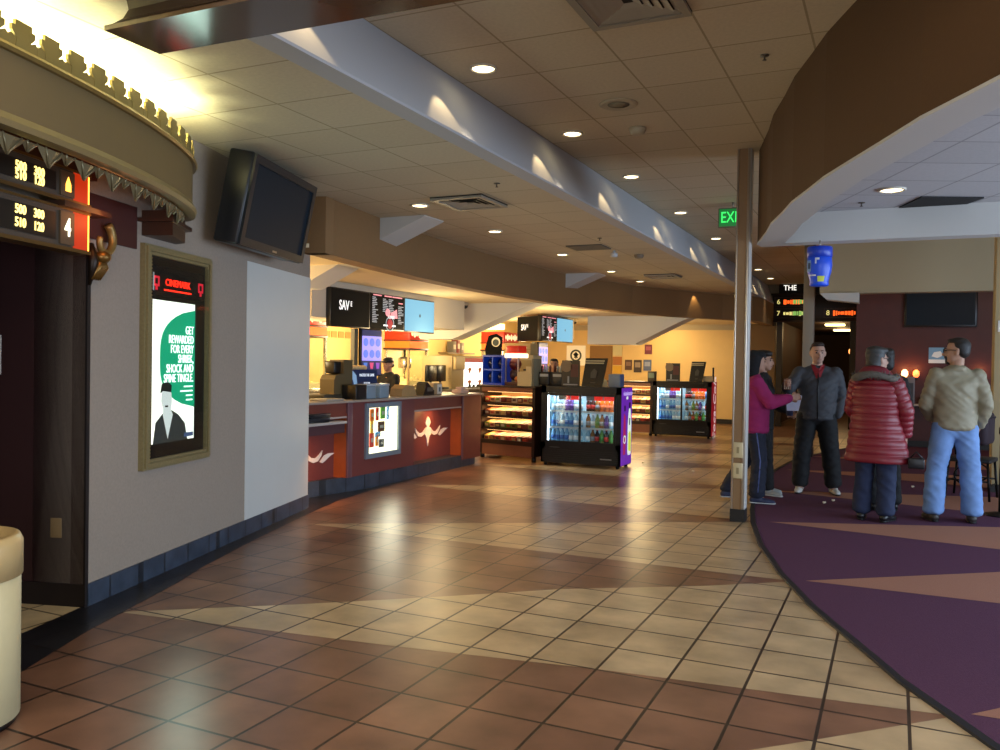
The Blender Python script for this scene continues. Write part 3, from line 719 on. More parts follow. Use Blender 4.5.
def hanging_box():
    o = thing('hanging_bulkhead', 'dark brown hanging sign box with a glossy underside at the top of the view', 'bulkhead', (-1.66,2.53,2.85))
    X0, X1 = -1.335, 2.2
    y0, y1 = -.07, .24
    b = MB(); b.add([(X0,y0,0),(X0,y1-.02,0),(X1,y1+.07,0),(X1,y0+.04,0),(X0,y0,.02),(X0,y1-.02,.02),(X1,y1+.07,.02),(X1,y0+.04,.02)],[(0,3,2,1),(4,5,6,7),(0,1,5,4),(1,2,6,5),(2,3,7,6),(3,0,4,7)])
    b.build('glossy_tray', mat('glossy bronze laminate', '#54402a', .12, noise=.15, nscale=3), o)
    b = MB()
    prof = [(0,.02),(.02,.03),(.05,.06),(.065,.1),(.06,.135),(.045,.16),(-.02,.165),(-.07,.2),(-.09,.26),(.2,.26),(.2,.02)]
    k = len(prof)
    vs = []
    # end profile mitred: left end at X0 and front run
    ring = lambda x, m: [(x+(a if m else 0), y0+a, z) for a, z in prof]
    vs = ring(X0,True)+ring(X1,False)
    b.add(vs,[tuple(range(k)), tuple(range(2*k-1,k-1,-1))]+[(i,i+k,(i+1)%k+k,(i+1)%k) for i in range(k)])
    b.box(X0+.1,X1,y0+.1,y1-.03,.02,.27)
    b.build('cornice', mat('dark brown cornice', '#2e1f13', .5), o)
hanging_box()

def trash_can():
    o = thing('trash_can', 'cream cylindrical trash can with a tan hooded top at the corner of the view', 'trash can', (-3.415,2.10,0))
    b = MB(); b.lathe([(.235,.02),(.255,.03),(.255,.60),(.25,.605)], seg=40); b.build('body', mat('cream enamel', '#cfc296', .35, noise=.05), o)
    b = MB(); b.lathe([(.262,.603),(.262,.74),(.25,.765),(.225,.772),(.215,.75),(.14,.73),(.13,.70),(.12,.62)], seg=40); b.build('hood', mat('cream tan enamel', '#c2a774', .35), o)
    b = MB(); b.lathe([(.135,.722),(.01,.721)], seg=30); b.build('opening', mat('can inside', '#171310', .8), o)
    b = MB(); b.lathe([(.24,0),(.24,.022)], seg=40); b.build('foot', M_black, o)
trash_can()

def small_wall_things():
    o = MB(); o.obox(W(0,-.42,.35)+PD*-.012, -PN, Z_, .075, .12, .006)
    o = MB(); o.bbox(-.038,.038,-.006,.0,-.06,.06,.003); o = o.build('switch_plate', mat('brass switch plate', '#8a7452', .45)); tag(o,'beige wall outlet plate on the maroon doorway return','wall plate')
    o.rotation_euler = (0,0,math.atan2(-PN.y,-PN.x)); o.location = W(-.001,-.195,.465)
    o2 = MB(); o2.box(-.012,.012,-.008,-.005,-.03,.03); o2.build('socket', mat('brass dim','#5c4c35',.5), o)
    s = MB(); s.box(-.09,.09,-.004,0,-.12,.12); s = s.build('door_notice', mat('white notice paper', '#c9c9c4', .6)); tag(s,'small white notice on the dark return wall of the theatre doorway','notice')
    s.rotation_euler = (0,0,math.atan2(-PN.y,-PN.x)); s.location = W(-.002,-.66,1.50)
small_wall_things()
# ------------------------------------------------------------------ concession counter
def emblem_outline():
    """list of (a,b) outlines of the white ornament, about 1.0 wide and .62 high"""
    out = []
    out.append([(0,.31),(.05,.25),(.085,.17),(.05,.10),(.03,.06),(-.03,.06),(-.05,.10),(-.085,.17),(-.05,.25)])
    out.append([(-.06,.06),(.06,.06),(.13,-.02),(.10,-.1),(.045,-.17),(0,-.38),(-.045,-.17),(-.10,-.1),(-.13,-.02)])
    for s in (-1,1):
        out.append([(s*a,b) for a,b in ((.08,.05),(.17,-.04),(.27,-.06),(.35,.0),(.42,.07),(.39,-.03),(.32,-.12),(.22,-.14),(.12,-.09))])
        out.append([(s*a,b) for a,b in ((.36,-.14),(.46,-.03),(.56,.0),(.7,-.01),(.6,-.05),(.5,-.12),(.42,-.17))])
    return out

CX, CY = -5.58, 6.6
def counter():
    o = thing('concession_counter', 'long wine red concession counter with white ornaments and a lit display case', 'counter', (CX,CY,0))
    D = -.18; H1 = 1.02
    b = MB(); b.prism([(-.7,.0),(-.16,.0),(-.16,.75),(-.06,1.25),(.0,1.6),(.01,2.2),(.012,3.2),(.0,4.0),(-.03,4.5),(-.7,4.5)],0,.17)
    b.build('tile_base', M_base, o)
    b = MB(); b.box(D-.06,D,.0,1.25,.17,.9); b.build('recessed_panel', M_wine, o)
    b = MB(); b.box(D-.06,D,2.70,4.02,.17,.9); b.build('recessed_panel', M_wine, o)
    b = MB(); b.box(D-.45,0,1.25,2.70,.17,H1,0); b.build('pillar', M_wine, o)
    b = MB(); b.box(D,-.012,1.238,1.252,.17,.9,0); b.build('pillar_side', M_cherry2, o)
    b = MB(); b.bbox(-.02,.012,1.24,1.33,.17,H1,.004); b.build('corner_post', mat('plum laminate edge','#6e4a52',.4), o)
    b = MB(); b.box(D-.45,.0,4.02,4.62,.10,H1,0); b.build('pillar', M_cherry, o)
    b = MB(); b.box(D,-.012,4.008,4.022,.14,.9,0); b.build('pillar_side', M_cherry2, o)
    b = MB(); b.bbox(-.008,.014,4.01,4.05,.12,H1,.004); b.build('corner_post', mat('plum laminate edge','#6e4a52',.4), o)
    for (y0, y1) in ((.0,1.25),(2.70,4.02)):
        b = MB(); b.box(D-.02,-.02,y0,y1,.87,H1); b.build('apron', M_cherry, o)
        b = MB(); b.bbox(D,.0,y0,y1-.02,.85,.87,.004); b.build('light_rail', mat('pale ledge edge','#b9a9a2',.4), o)
    b = MB(); b.bbox(D,.10,.0,1.10,.80,.83,.006); b.build('ledge', mat('pale ledge top','#b5b1ae',.35), o)
    b = MB(); b.box(D,.08,.0,1.08,.70,.80); b.build('ledge_apron', mat('plum laminate','#4e343a',.4), o)
    b = MB(); b.bbox(D-.5,.03,.0,4.66,H1,H1+.025,.006); b.build('worktop', mat('grey stone worktop','#9d938a',.3,noise=.2,nscale=60), o)
    for (yc, zc, w) in ((.68,.45,.95),(3.35,.57,.95)):
        e = MB()
        for pts in emblem_outline(): e.extr((D,yc,zc),(0,1,0),(0,0,1),[(a*w*.85,b*w*.62) for a,b in pts],.012)
        e.build('emblem', mat('white ornament','#efeae2',.5), o)
    y0, y1, z0, z1 = 1.58, 2.34, .35, 1.0
    c = MB(); c.frame((.0,y0,z0),(0,1,0),(0,0,1),y1-y0,z1-z0,.055,.03); fr = c.build('case_frame', mat('case frame blue grey','#7f8fa0',.4,.3), o)
    b = MB(); b.box(.001,.004,y0+.05,y1-.05,z0+.05,z1-.05); b.build('lit_panel', mat('case light','#fff6d8',.5,emit='#fff0c4',es=1.8), fr)
    b = MB(); b.box(.03,.033,y0+.05,y1-.05,z0+.05,z1-.05); b.build('case_glass', M_glass, fr)
    for (yc, L, z) in ((.5,1.0,.69),(3.36,1.2,.845)):
        lamp('rail_lamp','AREA',(CX-.07,CY+yc,z),7,(1,.45,.15),(CX-.2,CY+yc,z-.25),size=.08,shape='RECTANGLE',size_y=L)
    lamp('case_lamp','AREA',(CX+.06,CY+2.0,.66),3,(1,.93,.7),(-4.3,8.3,.35),size=.5)
    # snacks pinned in the display case
    cols = ('#c8641e','#b32d22','#5a9a3a','#2f7fae','#d8a030','#5a3a2a','#3b86b8','#c23a30','#d87a20','#4b4b4b')
    spots = [(.13,.5,.07,.14),(.24,.5,.05,.15),(.36,.52,.09,.14),(.47,.5,.04,.16),(.13,.3,.05,.17),(.33,.32,.13,.12),(.26,.24,.1,.06),(.13,.09,.08,.17),(.24,.1,.05,.13),(.34,.07,.1,.1)]
    nm = ('orange snack packet','red candy packet','green candy box','blue candy box','yellow snack packet','brown candy bar','blue snack bag','red candy tube','orange candy packet','dark candy bag')
    where = ('top row of the lit display case','top row of the lit display case','top row of the lit display case','top row of the lit display case','middle of the lit display case','middle of the lit display case','middle of the lit display case','bottom row of the lit display case','bottom row of the lit display case','bottom row of the lit display case')
    for i, (a, z, w, h) in enumerate(spots):
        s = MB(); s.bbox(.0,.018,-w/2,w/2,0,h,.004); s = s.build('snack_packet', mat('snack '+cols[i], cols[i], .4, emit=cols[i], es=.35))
        s.location = (CX+.006, CY+y0+a*1.0, z0+.06+z*.76); tag(s, nm[i]+' mounted in the '+where[i], 'snack', 'snacks in the counter display case')
        q = MB(); q.box(.018,.0185,-w*.3,w*.3,h*.35,h*.65); q.build('wrapper_label', mat('wrapper white','#e8e2d0',.5), s)
counter()

CT = 1.046
def counter_items():
    # point of sale seen from behind
    o = thing('cash_register', 'olive brown cash register seen from behind on the counter by the white panel', 'cash register', (-5.930,8.143,CT))
    b = MB(); b.bbox(-.2,.12,-.42,.12,0,.06,.01); b.build('drawer', mat('register dark olive','#3a3528',.45), o)
    b = MB(); b.extr((-.1,-.22,.06),(0,1,0),(0,0,1),[(0,0),(0,.17),(.04,.22),(.18,.24),(.18,.40),(.36,.40),(.36,0)],.2); b.build('housing', mat('register olive','#5d4f33',.45), o)
    b = MB(); b.bbox(-.08,.06,-.16,.0,.30,.44,.015); b.build('display', M_black, o)
    # blue promotion sign
    o = thing('promotion_sign', 'dark blue countertop promotion sign with a crystal picture', 'sign', (-6.010,8.737,CT))
    b = MB(); b.box(-.02,0,-.34,.34,0,.34); b.build('panel', mat('promo blue','#14264a',.3,emit='#14264a',es=.25), o)
    b = MB(); b.extr((.0,-.2,.02),(0,1,0),(0,0,1),[(-.1,.0),(-.13,.14),(-.06,.26),(0,.31),(.08,.25),(.11,.1),(.08,0)],.003); b.build('crystal_picture', mat('promo ice','#8fb3d6',.3,emit='#8fb3d6',es=.3), o)
    b = MB(); b.extr((.003,-.2,.02),(0,1,0),(0,0,1),[(-.05,.0),(-.06,.14),(0,.2),(.05,.1),(.03,0)],.002); b.build('crystal_shade', mat('promo deep blue','#2f4f8f',.3), o)
    WHT = mat('promo white','#dfe8f4',.5,emit='#dfe8f4',es=.5)
    for i,(t,z,s) in enumerate((('MASTER THE GAME',.27,.05),('GET IT ON',.17,.036),('YOUR NEXT VISIT',.135,.036),('MORE',.06,.03))):
        text(t,s,(.003,.11,z),Y_,Z_,WHT,o,sx=.75)
    for k in range(6):
        s = MB(); s.ell((0,0,0),(.05,.05,.035),10,6); s = s.build('popcorn_bag' if False else 'bread_roll', mat('roll','#e8c48a',.6,noise=.2)); s.location=(-6.150,8.545+.085*k,CT+.36); tag(s,f'pale snack bun in the row above the blue promotion sign, {ORD[k]} along','snack','buns above the promotion sign')
    b = MB().box(-.09,.09,-.32,.32,0,.33).build('snack_warmer', mat('warmer steel','#46413a',.4,.3)); b.location=(-6.160,8.747,CT); tag(b,'dark steel food warmer behind the blue promotion sign','food warmer')
    # clear dispensers
    for i,(y,l) in enumerate(((9.12,'clear plastic straw bin in front of the promotion sign, beside the dark box'),(9.42,'clear plastic straw bin at the far end of the promotion sign'))):
        o = thing('straw_bin', l, 'bin', (-5.72,y*.958-.33,CT), group='clear straw bins')
        m = mat('smoky clear plastic','#7f94a6',.15)
        b = MB(); b.bbox(-.08,.08,-.1,.1,0,.15,.01); b.build('body', m, o)
        b = MB(); b.bbox(-.085,.085,-.105,.105,.15,.175,.008); b.build('lid', mat('pale clear plastic','#b4c2cf',.2), o)
    b = MB().bbox(-.1,.1,-.11,.11,0,.17,.008).build('napkin_dispenser', M_black); b.location=(-5.72,8.17,CT); tag(b,'black napkin dispenser beside the clear straw bins','napkin dispenser')
    n = MB().box(.1,.103,-.07,.07,.03,.14).build('face_plate', mat('dark steel','#2c2b2a',.3,.6), b)
    t = MB().bbox(-.12,.12,-.16,.16,0,.025,.006).build('receipt_tray', mat('pale tray','#9b968c',.5)); t.location=(-5.70,7.62,CT); tag(t,'shallow grey tray with papers on the counter edge by the register','tray')
    # clutter in the second bay
    o = thing('card_reader', 'black card terminal leaning among cartons on the counter', 'card terminal', (-5.830,9.86,CT))
    b = MB(); b.extr((0,-.14,0),(0,1,0),(0,0,1),[(0,0),(.05,.16),(.09,.18),(.28,.06),(.28,0)],.14); b.build('body', M_black, o)
    b = MB(); b.bbox(.06,.15,-.05,.09,.05,.11,.008); b.build('keypad', mat('keypad grey','#5a5850',.5), o)
    b = MB().bbox(-.1,.1,-.12,.12,0,.16,.006).build('carton', mat('beige carton','#b59a70',.6)); b.location=(-5.830,10.174,CT); tag(b,'beige carton with a white front panel on the counter','carton')
    f = MB().box(.1,.102,-.02,.11,.01,.14).build('front_label', mat('carton white','#e0ddd2',.5), b)
    f = MB().box(.102,.103,.02,.07,.04,.1).build('printed_mark', mat('carton ink','#5a6a78',.5), b)
    b = MB(); b.extr((0,-.18,0),(0,1,0),(0,0,1),[(0,0),(.02,.10),(.12,.15),(.3,.13),(.36,.03),(.36,0)],.18); b = b.build('paper_bag', mat('brown paper','#a88a5c',.7,noise=.2,nscale=14)); b.location=(-5.880,9.36,CT); tag(b,'crumpled brown paper bag on the counter near the card terminal','paper bag')
    b = MB(); b.bbox(-.08,.08,-.12,.12,0,.05,.01); b.bbox(-.05,.05,-.06,.08,.05,.09,.01); b = b.build('napkin_stack', mat('napkin pink white','#d9b7a3',.7)); b.location=(-5.750,10.873,CT); tag(b,'loose pile of pinkish napkins on the counter end post','napkins')
    # magazines on the low ledge
    for k in range(4):
        b = MB().bbox(-.13,.13,-.18,.18,0,.022,.004).build('brochure', mat('brochure dark %d'%(k%2),('#171b22','#2c3038')[k%2],.35)); b.location=(-5.64,7.22+.02*k,.831+.023*k); b.rotation_euler=(0,0,.1*(k-1.5)); tag(b,f'dark glossy brochure on the low counter ledge, {ORD[k]} from the bottom of its pile','brochure','brochures on the ledge')
        q = MB().box(-.06,.06,-.1,.1,.0222,.0226).build('cover_picture', mat('brochure picture','#6f7780',.3), b)
counter_items()

# ------------------------------------------------------------------ behind the counter
def popper(name, label, loc, w=.72, d=.6, zb=.92, h=1.38):
    o = thing('popcorn_machine', label, 'popcorn machine', loc)
    RED = mat('popper red','#b3230f',.35,emit='#b3230f',es=.35); OR = mat('popper glow','#ff5a12',.5,emit='#ff5a14',es=1.0)
    CH = mat('popper steel','#bdb7a8',.25,.8)
    b = MB(); b.bbox(-d/2,d/2,-w/2,w/2,0,.14,.01); b.build('base', CH, o)
    for sx in (-1,1):
        for sy in (-1,1):
            b = MB(); b.box(sx*(d/2-.04)-.02,sx*(d/2-.04)+.02,sy*(w/2-.03)-.02,sy*(w/2-.03)+.02,.14,h-.42); b.build('post', CH, o)
    b = MB(); b.box(-d/2+.01,-d/2+.03,-w/2+.05,w/2-.05,.14,h-.42); b.build('back_panel', mat('popper back','#e8cf8a',.4,emit='#e8c878',es=.5), o)
    b = MB(); b.bbox(-d/2,d/2,-w/2,w/2,h-.44,h-.40,.006); b.bbox(-d/2,d/2,-w/2,w/2,h-.27,h-.24,.006); b.build('canopy_trim', mat('popper dark trim','#45241a',.4), o)
    b = MB(); b.box(-d/2+.02,d/2-.01,-w/2+.02,w/2-.02,h-.40,h-.27); b.build('lit_band', OR, o)
    b = MB(); b.bbox(-d/2+.02,d/2,-w/2,w/2,h-.24,h,.01); c = b.build('canopy', RED, o)
    for k in range(7):
        e = MB(); e.ell((d/2,-w/2+.1+k*(w-.2)/6,h-.12),(.012,.035+.012*(k%3),.05+.03*(k%2)),8,6); e.build('popcorn_picture', mat('popper cream','#f5d9a8',.5,emit='#f5d9a8',es=.8), c)
    k = MB(); k.lathe([(.12,0),(.13,.03),(.13,.19),(.1,.22),(.02,.23)], (0,-.05,h-.80), 20); kt = k.build('kettle', CH, o)
    k = MB(); k.tube([(0,-.05,h-.57),(0,-.05,h-.44)],.02); k.tube([(.1,-.1,h-.62),(.14,-.2,h-.7),(.12,-.25,h-.9),(.1,-.18,h-1.0)],.009); k.build('hanger', M_dkmetal, kt)
    p = MB(); 
    for i in range(90):
        a = random.uniform(-d/2+.06,d/2-.06); bb = random.uniform(-w/2+.06,w/2-.06); hh = .14+.22*(1-abs(bb)/(w/2))*random.random()
        p.ell((a,bb,hh),.026,6,4)
    p.box(-d/2+.05,d/2-.05,-w/2+.06,w/2-.06,.13,.22)
    p = p.build('popcorn', mat('popcorn','#f1dba0',.7,emit='#f1d080',es=.25), o); p['kind']='stuff'
    g = MB(); g.box(d/2-.012,d/2-.006,-w/2+.05,w/2-.05,.14,h-.42); g.build('glass', M_glass, o)
    return o

def back_bar():
    o = thing('back_counter', 'steel topped service counter along the concession back wall', 'counter', (-9.0,8.0,0))
    b = MB(); b.box(-.45,.40,-1.2,9.6,.1,.86); b.build('cabinet', mat('back bar cabinet','#5b4a38',.5), o)
    b = MB(); b.bbox(-.47,.45,-1.2,9.6,.86,.90,.008); b.build('worktop', mat('steel worktop','#8a8578',.3,.6), o)
    b = MB(); b.box(-.45,.34,-1.2,9.6,0,.1); b.build('plinth', M_black, o)
    popper('p','popcorn machine with red lit canopy nearest the white laminate panel',(-8.8,10.95,.90),.85,.6,h=1.40)
    popper('p','popcorn machine with red lit canopy below the middle menu screens',(-8.8,14.32,.90),.74,.6,h=1.26)
    popper('p','small popcorn machine with red canopy behind the blue bottle rack',(-8.3,17.6,.90),.8,.6,h=1.30)
    # yellow lit hood above the first popper
    b = MB().bbox(-.35,.35,-.55,.55,0,.16,.01).build('light_hood', mat('hood light','#fff0b0',.5,emit='#ffe89a',es=2.2)); b.location=(-9.1,11.0,2.31); tag(b,'long glowing hood light above the first popcorn machine','hood light')
    b = MB().bbox(-.35,.35,-.75,.75,0,.14,.01).build('light_hood', mat('hood light','#fff0b0',.5,emit='#ffe89a',es=2.2)); b.location=(-9.1,18.1,2.32); tag(b,'glowing hood light on the wall below the sloped white beam','hood light')
    # framed row of small wall pictures
    o = thing('wall_notice_strip','row of small tan notices in a strip on the buttery back wall','notice',(-9.49,12.9,1.98))
    for k in range(5):
        b = MB(); b.box(0,.008,-.55+.22*k,-.38+.22*k,-.06,.06); b.build('notice_card', mat('tan card','#a98d52',.6), o)
    for i,(y,z,w,h,c,l) in enumerate(((14.0,1.78,.3,.2,'#b08a4a','small tan wall picture between the two popcorn machines'),(14.0,1.3,.34,.22,'#6f6248','grey framed notice low on the wall between popcorn machines'))):
        b = MB().box(0,.015,-w/2,w/2,-h/2,h/2).build('wall_picture', mat('pic'+c,c,.5)); b.location=(-9.49,y,z); tag(b,l,'picture')
        q = MB().box(.015,.017,-w/2+.03,w/2-.03,-h/2+.03,h/2-.03).build('print', mat('print cream','#d8c08a',.5), b)
    # soda fountain with lit front
    o = thing('soda_fountain','soda fountain with a white lit front and red top band','drinks dispenser',(-7.75,14.5,1.0))
    b = MB(); b.bbox(-.35,.30,-.75,.66,0,.62,.012); b.build('cabinet', mat('fountain beige','#a8946a',.45), o)
    b = MB(); b.box(.30,.31,-.28,.64,.03,.50); lp = b.build('lit_front', mat('fountain light','#ffffff',.5,emit='#fff6ea',es=1.6), o)
    b = MB(); b.box(.30,.312,-.28,.64,.50,.58); b.build('red_band', mat('fountain red','#8f1620',.4,emit='#8f1620',es=.4), o)
    for (a,z) in ((-.06,.34),(.38,.34),(-.06,.1),(.38,.1)):
        q = MB(); q.extr((.31,a,z),(0,1,0),(0,0,1),[(-.05,0),(-.03,-.05),(.03,-.05),(.05,0),(.09,.03),(.03,.06),(-.04,.05),(-.08,.03)],.003); q.build('food_picture', mat('fountain picture','#b5672f',.5), lp)
    b = MB()
    for k in range(4): b.box(.30,.34,-.1+.17*k,-.05+.17*k,.02,.07)
    b.build('nozzle', M_dkmetal, o)
    b = MB(); b.bbox(.30,.36,-.72,-.34,.36,.60,.01); b.build('dispenser_head', mat('fountain tan','#c0aa78',.45), o)
    # island carrying the fountain
    o = thing('service_island','low dark service island under the soda fountain','counter',(-7.75,14.9,0))
    b = MB(); b.box(-.42,.40,-1.7,1.7,0,.96); b.build('cabinet', mat('island cabinet','#3a2d24',.5), o)
    b = MB(); b.bbox(-.44,.42,-1.72,1.72,.96,1.0,.008); b.build('worktop', mat('steel worktop','#8a8578',.3,.6), o)
    # screens of the registers, black, behind the counter
    for (y,l) in ((13.15,'black point of sale screen on the island behind the counter, nearer the card terminal'),(13.5,'black point of sale screen on the island beside the soda fountain')):
        o = thing('register_screen',l,'screen',(-7.55,y,1.0))
        b = MB(); b.bbox(-.1,.12,-.12,.12,0,.04,.01); b.build('foot', M_black, o)
        b = MB(); b.tube([(0,0,.04),(-.02,0,.2)],.025); b.build('neck', M_black, o)
        b = MB(); b.bbox(-.04,.02,-.17,.17,.14,.44,.012); b.build('screen', mat('pos black','#15181c',.25), o)
    # shelf with small boxes on the back wall
    o = thing('wall_shelf','short wall shelf with boxes on the yellow back wall above the soda fountain','shelf',(-9.5,17.4,1.72))
    b = MB(); b.box(0,.28,-.55,.75,-.03,0); b.build('board', mat('shelf wood','#6b5a3c',.5), o)
    for i,(y,w,h,c) in enumerate(((17.2,.16,.26,'#5e5a52'),(17.4,.14,.3,'#6b2420'),(17.6,.14,.24,'#77736a'))):
        b = MB().bbox(-.08,.08,-w/2,w/2,0,h,.004).build('cup_box', mat('cupbox'+c,c,.5)); b.location=(-9.34,y,1.72); tag(b,('grey box at the near end of the wall shelf','dark red box in the middle of the wall shelf','light grey box at the far end of the wall shelf')[i],'box','boxes on the wall shelf')
        q = MB().box(.08,.082,-w*.35,w*.35,h*.3,h*.7).build('label_patch', mat('label pale','#b5a890',.5), b)
back_bar()

# ------------------------------------------------------------------ menu boards
def menu_screens():
    M_case = mat('menu case','#0c0c0e',.3); M_s = mat('menu dark','#050506',.6,emit='#0a0b0e',es=.4,spec=.1)
    M_bl = mat('menu pale blue','#3f5a68',.9,emit='#8fd0f0',es=.62,spec=.05); M_w = mat('menu white','#f0f0f0',.5,emit='#f0f0f0',es=.75)
    M_pk = mat('menu pink','#d88a94',.5,emit='#d88a94',es=.8); M_gy = mat('menu grey text','#9aa0a8',.5,emit='#9aa0a8',es=.6); M_rd = mat('menu red','#a02030',.5,emit='#a02030',es=.6)
    def screen(kind, loc, rz, label, w=.953, h=.54):
        o = thing('menu_sign', label, 'screen', loc, rz)
        # local: faces +x, right is +y
        b = MB(); b.bbox(-.08,0,-w/2,w/2,-h/2,h/2,.006); b.build('case', M_case, o)
        e = .018
        b = MB(); b.box(0,.003,-w/2+e,w/2-e,-h/2+e,h/2-e); s = b.build('display', M_bl if kind == 'blue' else M_s, o)
        if kind == 'save':
            text('SAV',.19,(.006,-.17,.03),Y_,Z_,M_w,s,sx=.72,bold=.002); text('E',.10,(.006,-.0,.06),Y_,Z_,M_w,s,sx=.8,bold=.001)
        elif kind == 'blue':
            b = MB(); b.extr((.003,.0,-.02),(0,1,0),(0,0,1),[(-.02,0),(-.026,.03),(0,.055),(.026,.03),(.02,0)],.003); b.build('symbol', mat('menu slate','#3f5c78',.5), s)
        else:
            b = MB()
            for (y0,y1,z) in ((-.40,-.18,.235),(-.1,.1,.235),(.12,.4,.235),(.3,.42,.15)): b.box(.003,.006,y0,y1,z,z+.018)
            b.build('heading', M_pk, s)
            random.seed(3)
            for (y0,n,z0) in ((-.42,15,.2),(-.14,8,.19),(.02,8,.19),(.29,11,.1)):
                b = MB()
                for k in range(n): b.box(.003,.006,y0,y0+random.uniform(.06,.16),z0-.026*k,z0-.026*k+.012)
                b.build('price_lettering', M_gy, s)
            b = MB(); b.ell((.004,-.0,.0),(.003,.07,.06),12,8); b.extr((.003,.17,-.03),(0,1,0),(0,0,1),[(-.11,-.05),(-.08,.03),(.0,.06),(.08,.09),(.1,-.05)],.003); b.build('food_picture', M_pk, s)
            b = MB(); b.lathe([(.115,0),(.115,.003),(.10,.003),(.10,0)], (.003,.06,-.17), 24, axis='x', smooth=False, ring=True); b.build('ring', M_gy, s)
            b = MB(); b.ell((.004,.06,-.17),(.004,.08,.075),12,8); b.build('burger_picture', M_rd, s)
            b = MB(); b.box(.003,.006,-.12,.22,-.21,-.185); b.build('banner', M_w, s)
            text('COMBO',.07,(.006,.1,-.07),Y_,Z_,M_w,s,sx=.7)
        return o
    for i,(k,l) in enumerate((('save','black menu screen showing the word SAVE, nearest of the hanging row'),('list','menu screen full of price columns beside the SAVE screen, nearest row'),('blue','plain pale blue menu screen at the end of the nearest row'))):
        screen(k,(-7.0,9.41+.953*(i+.5),2.235),0,l)
    r2 = math.atan2(-.62,-.6)
    screen('save',(-7.44,17.25,2.27),-math.radians(125.7),'black menu screen showing SAVE in the farther angled row',.95,.56)
    screen('list',(-7.0,17.42,2.28),0,'menu screen with price columns in the farther row',.93,.56)
    screen('blue',(-7.0,18.42,2.28),0,'plain pale blue menu screen ending the farther row',1.06,.56)
    # portrait screens on posts below the rows
    for (x,y,l) in ((-7.0,10.42,'portrait blue violet menu screen on a grey post under the nearest row'),(-7.0,17.1,'portrait pale violet menu screen under the farther row')):
        o = thing('portrait_screen', l, 'screen', (x,y,0))
        b = MB(); b.box(-.12,-.055,-.36,-.27,0,1.96); b.build('post', mat('post grey','#6d6a58',.5), o)
        b = MB(); b.box(-.2,.04,-.45,-.18,0,.02); b.build('foot_plate', M_dkmetal, o)
        b = MB(); b.bbox(-.05,0,-.27,.27,1.27,1.965,.006); b.build('case', M_case, o)
        b = MB(); b.box(0,.003,-.25,.25,1.29,1.95); s = b.build('display', mat('portrait navy','#162046',.3,emit='#1c2c60',es=.6), o)
        b = MB(); b.box(.003,.005,-.25,.25,1.50,1.86); b.build('violet_field', mat('portrait violet','#8f86e0',.4,emit='#9a92f0',es=.8), s)
        b = MB()
        for r in range(2):
            for q in range(3): b.lathe([(.06,0),(.06,.003),(.0,.003)], (.005,-.16+.16*q,1.77-.17*r), 16, axis='x', smooth=False)
        b.build('cup_picture', mat('portrait blue','#4a66d8',.4,emit='#4f6ff0',es=.8), s)
        for q,c in enumerate(('#3f6fc0','#c03f70','#7f3fb0')):
            b = MB(); b.extr((.003,-.16+.16*q,1.38),(0,1,0),(0,0,1),[(-.03,0),(-.05,.09),(.05,.09),(.03,0)],.003); b.build('drink_picture', mat('drink'+c,c,.4,emit=c,es=.7), s)
menu_screens()
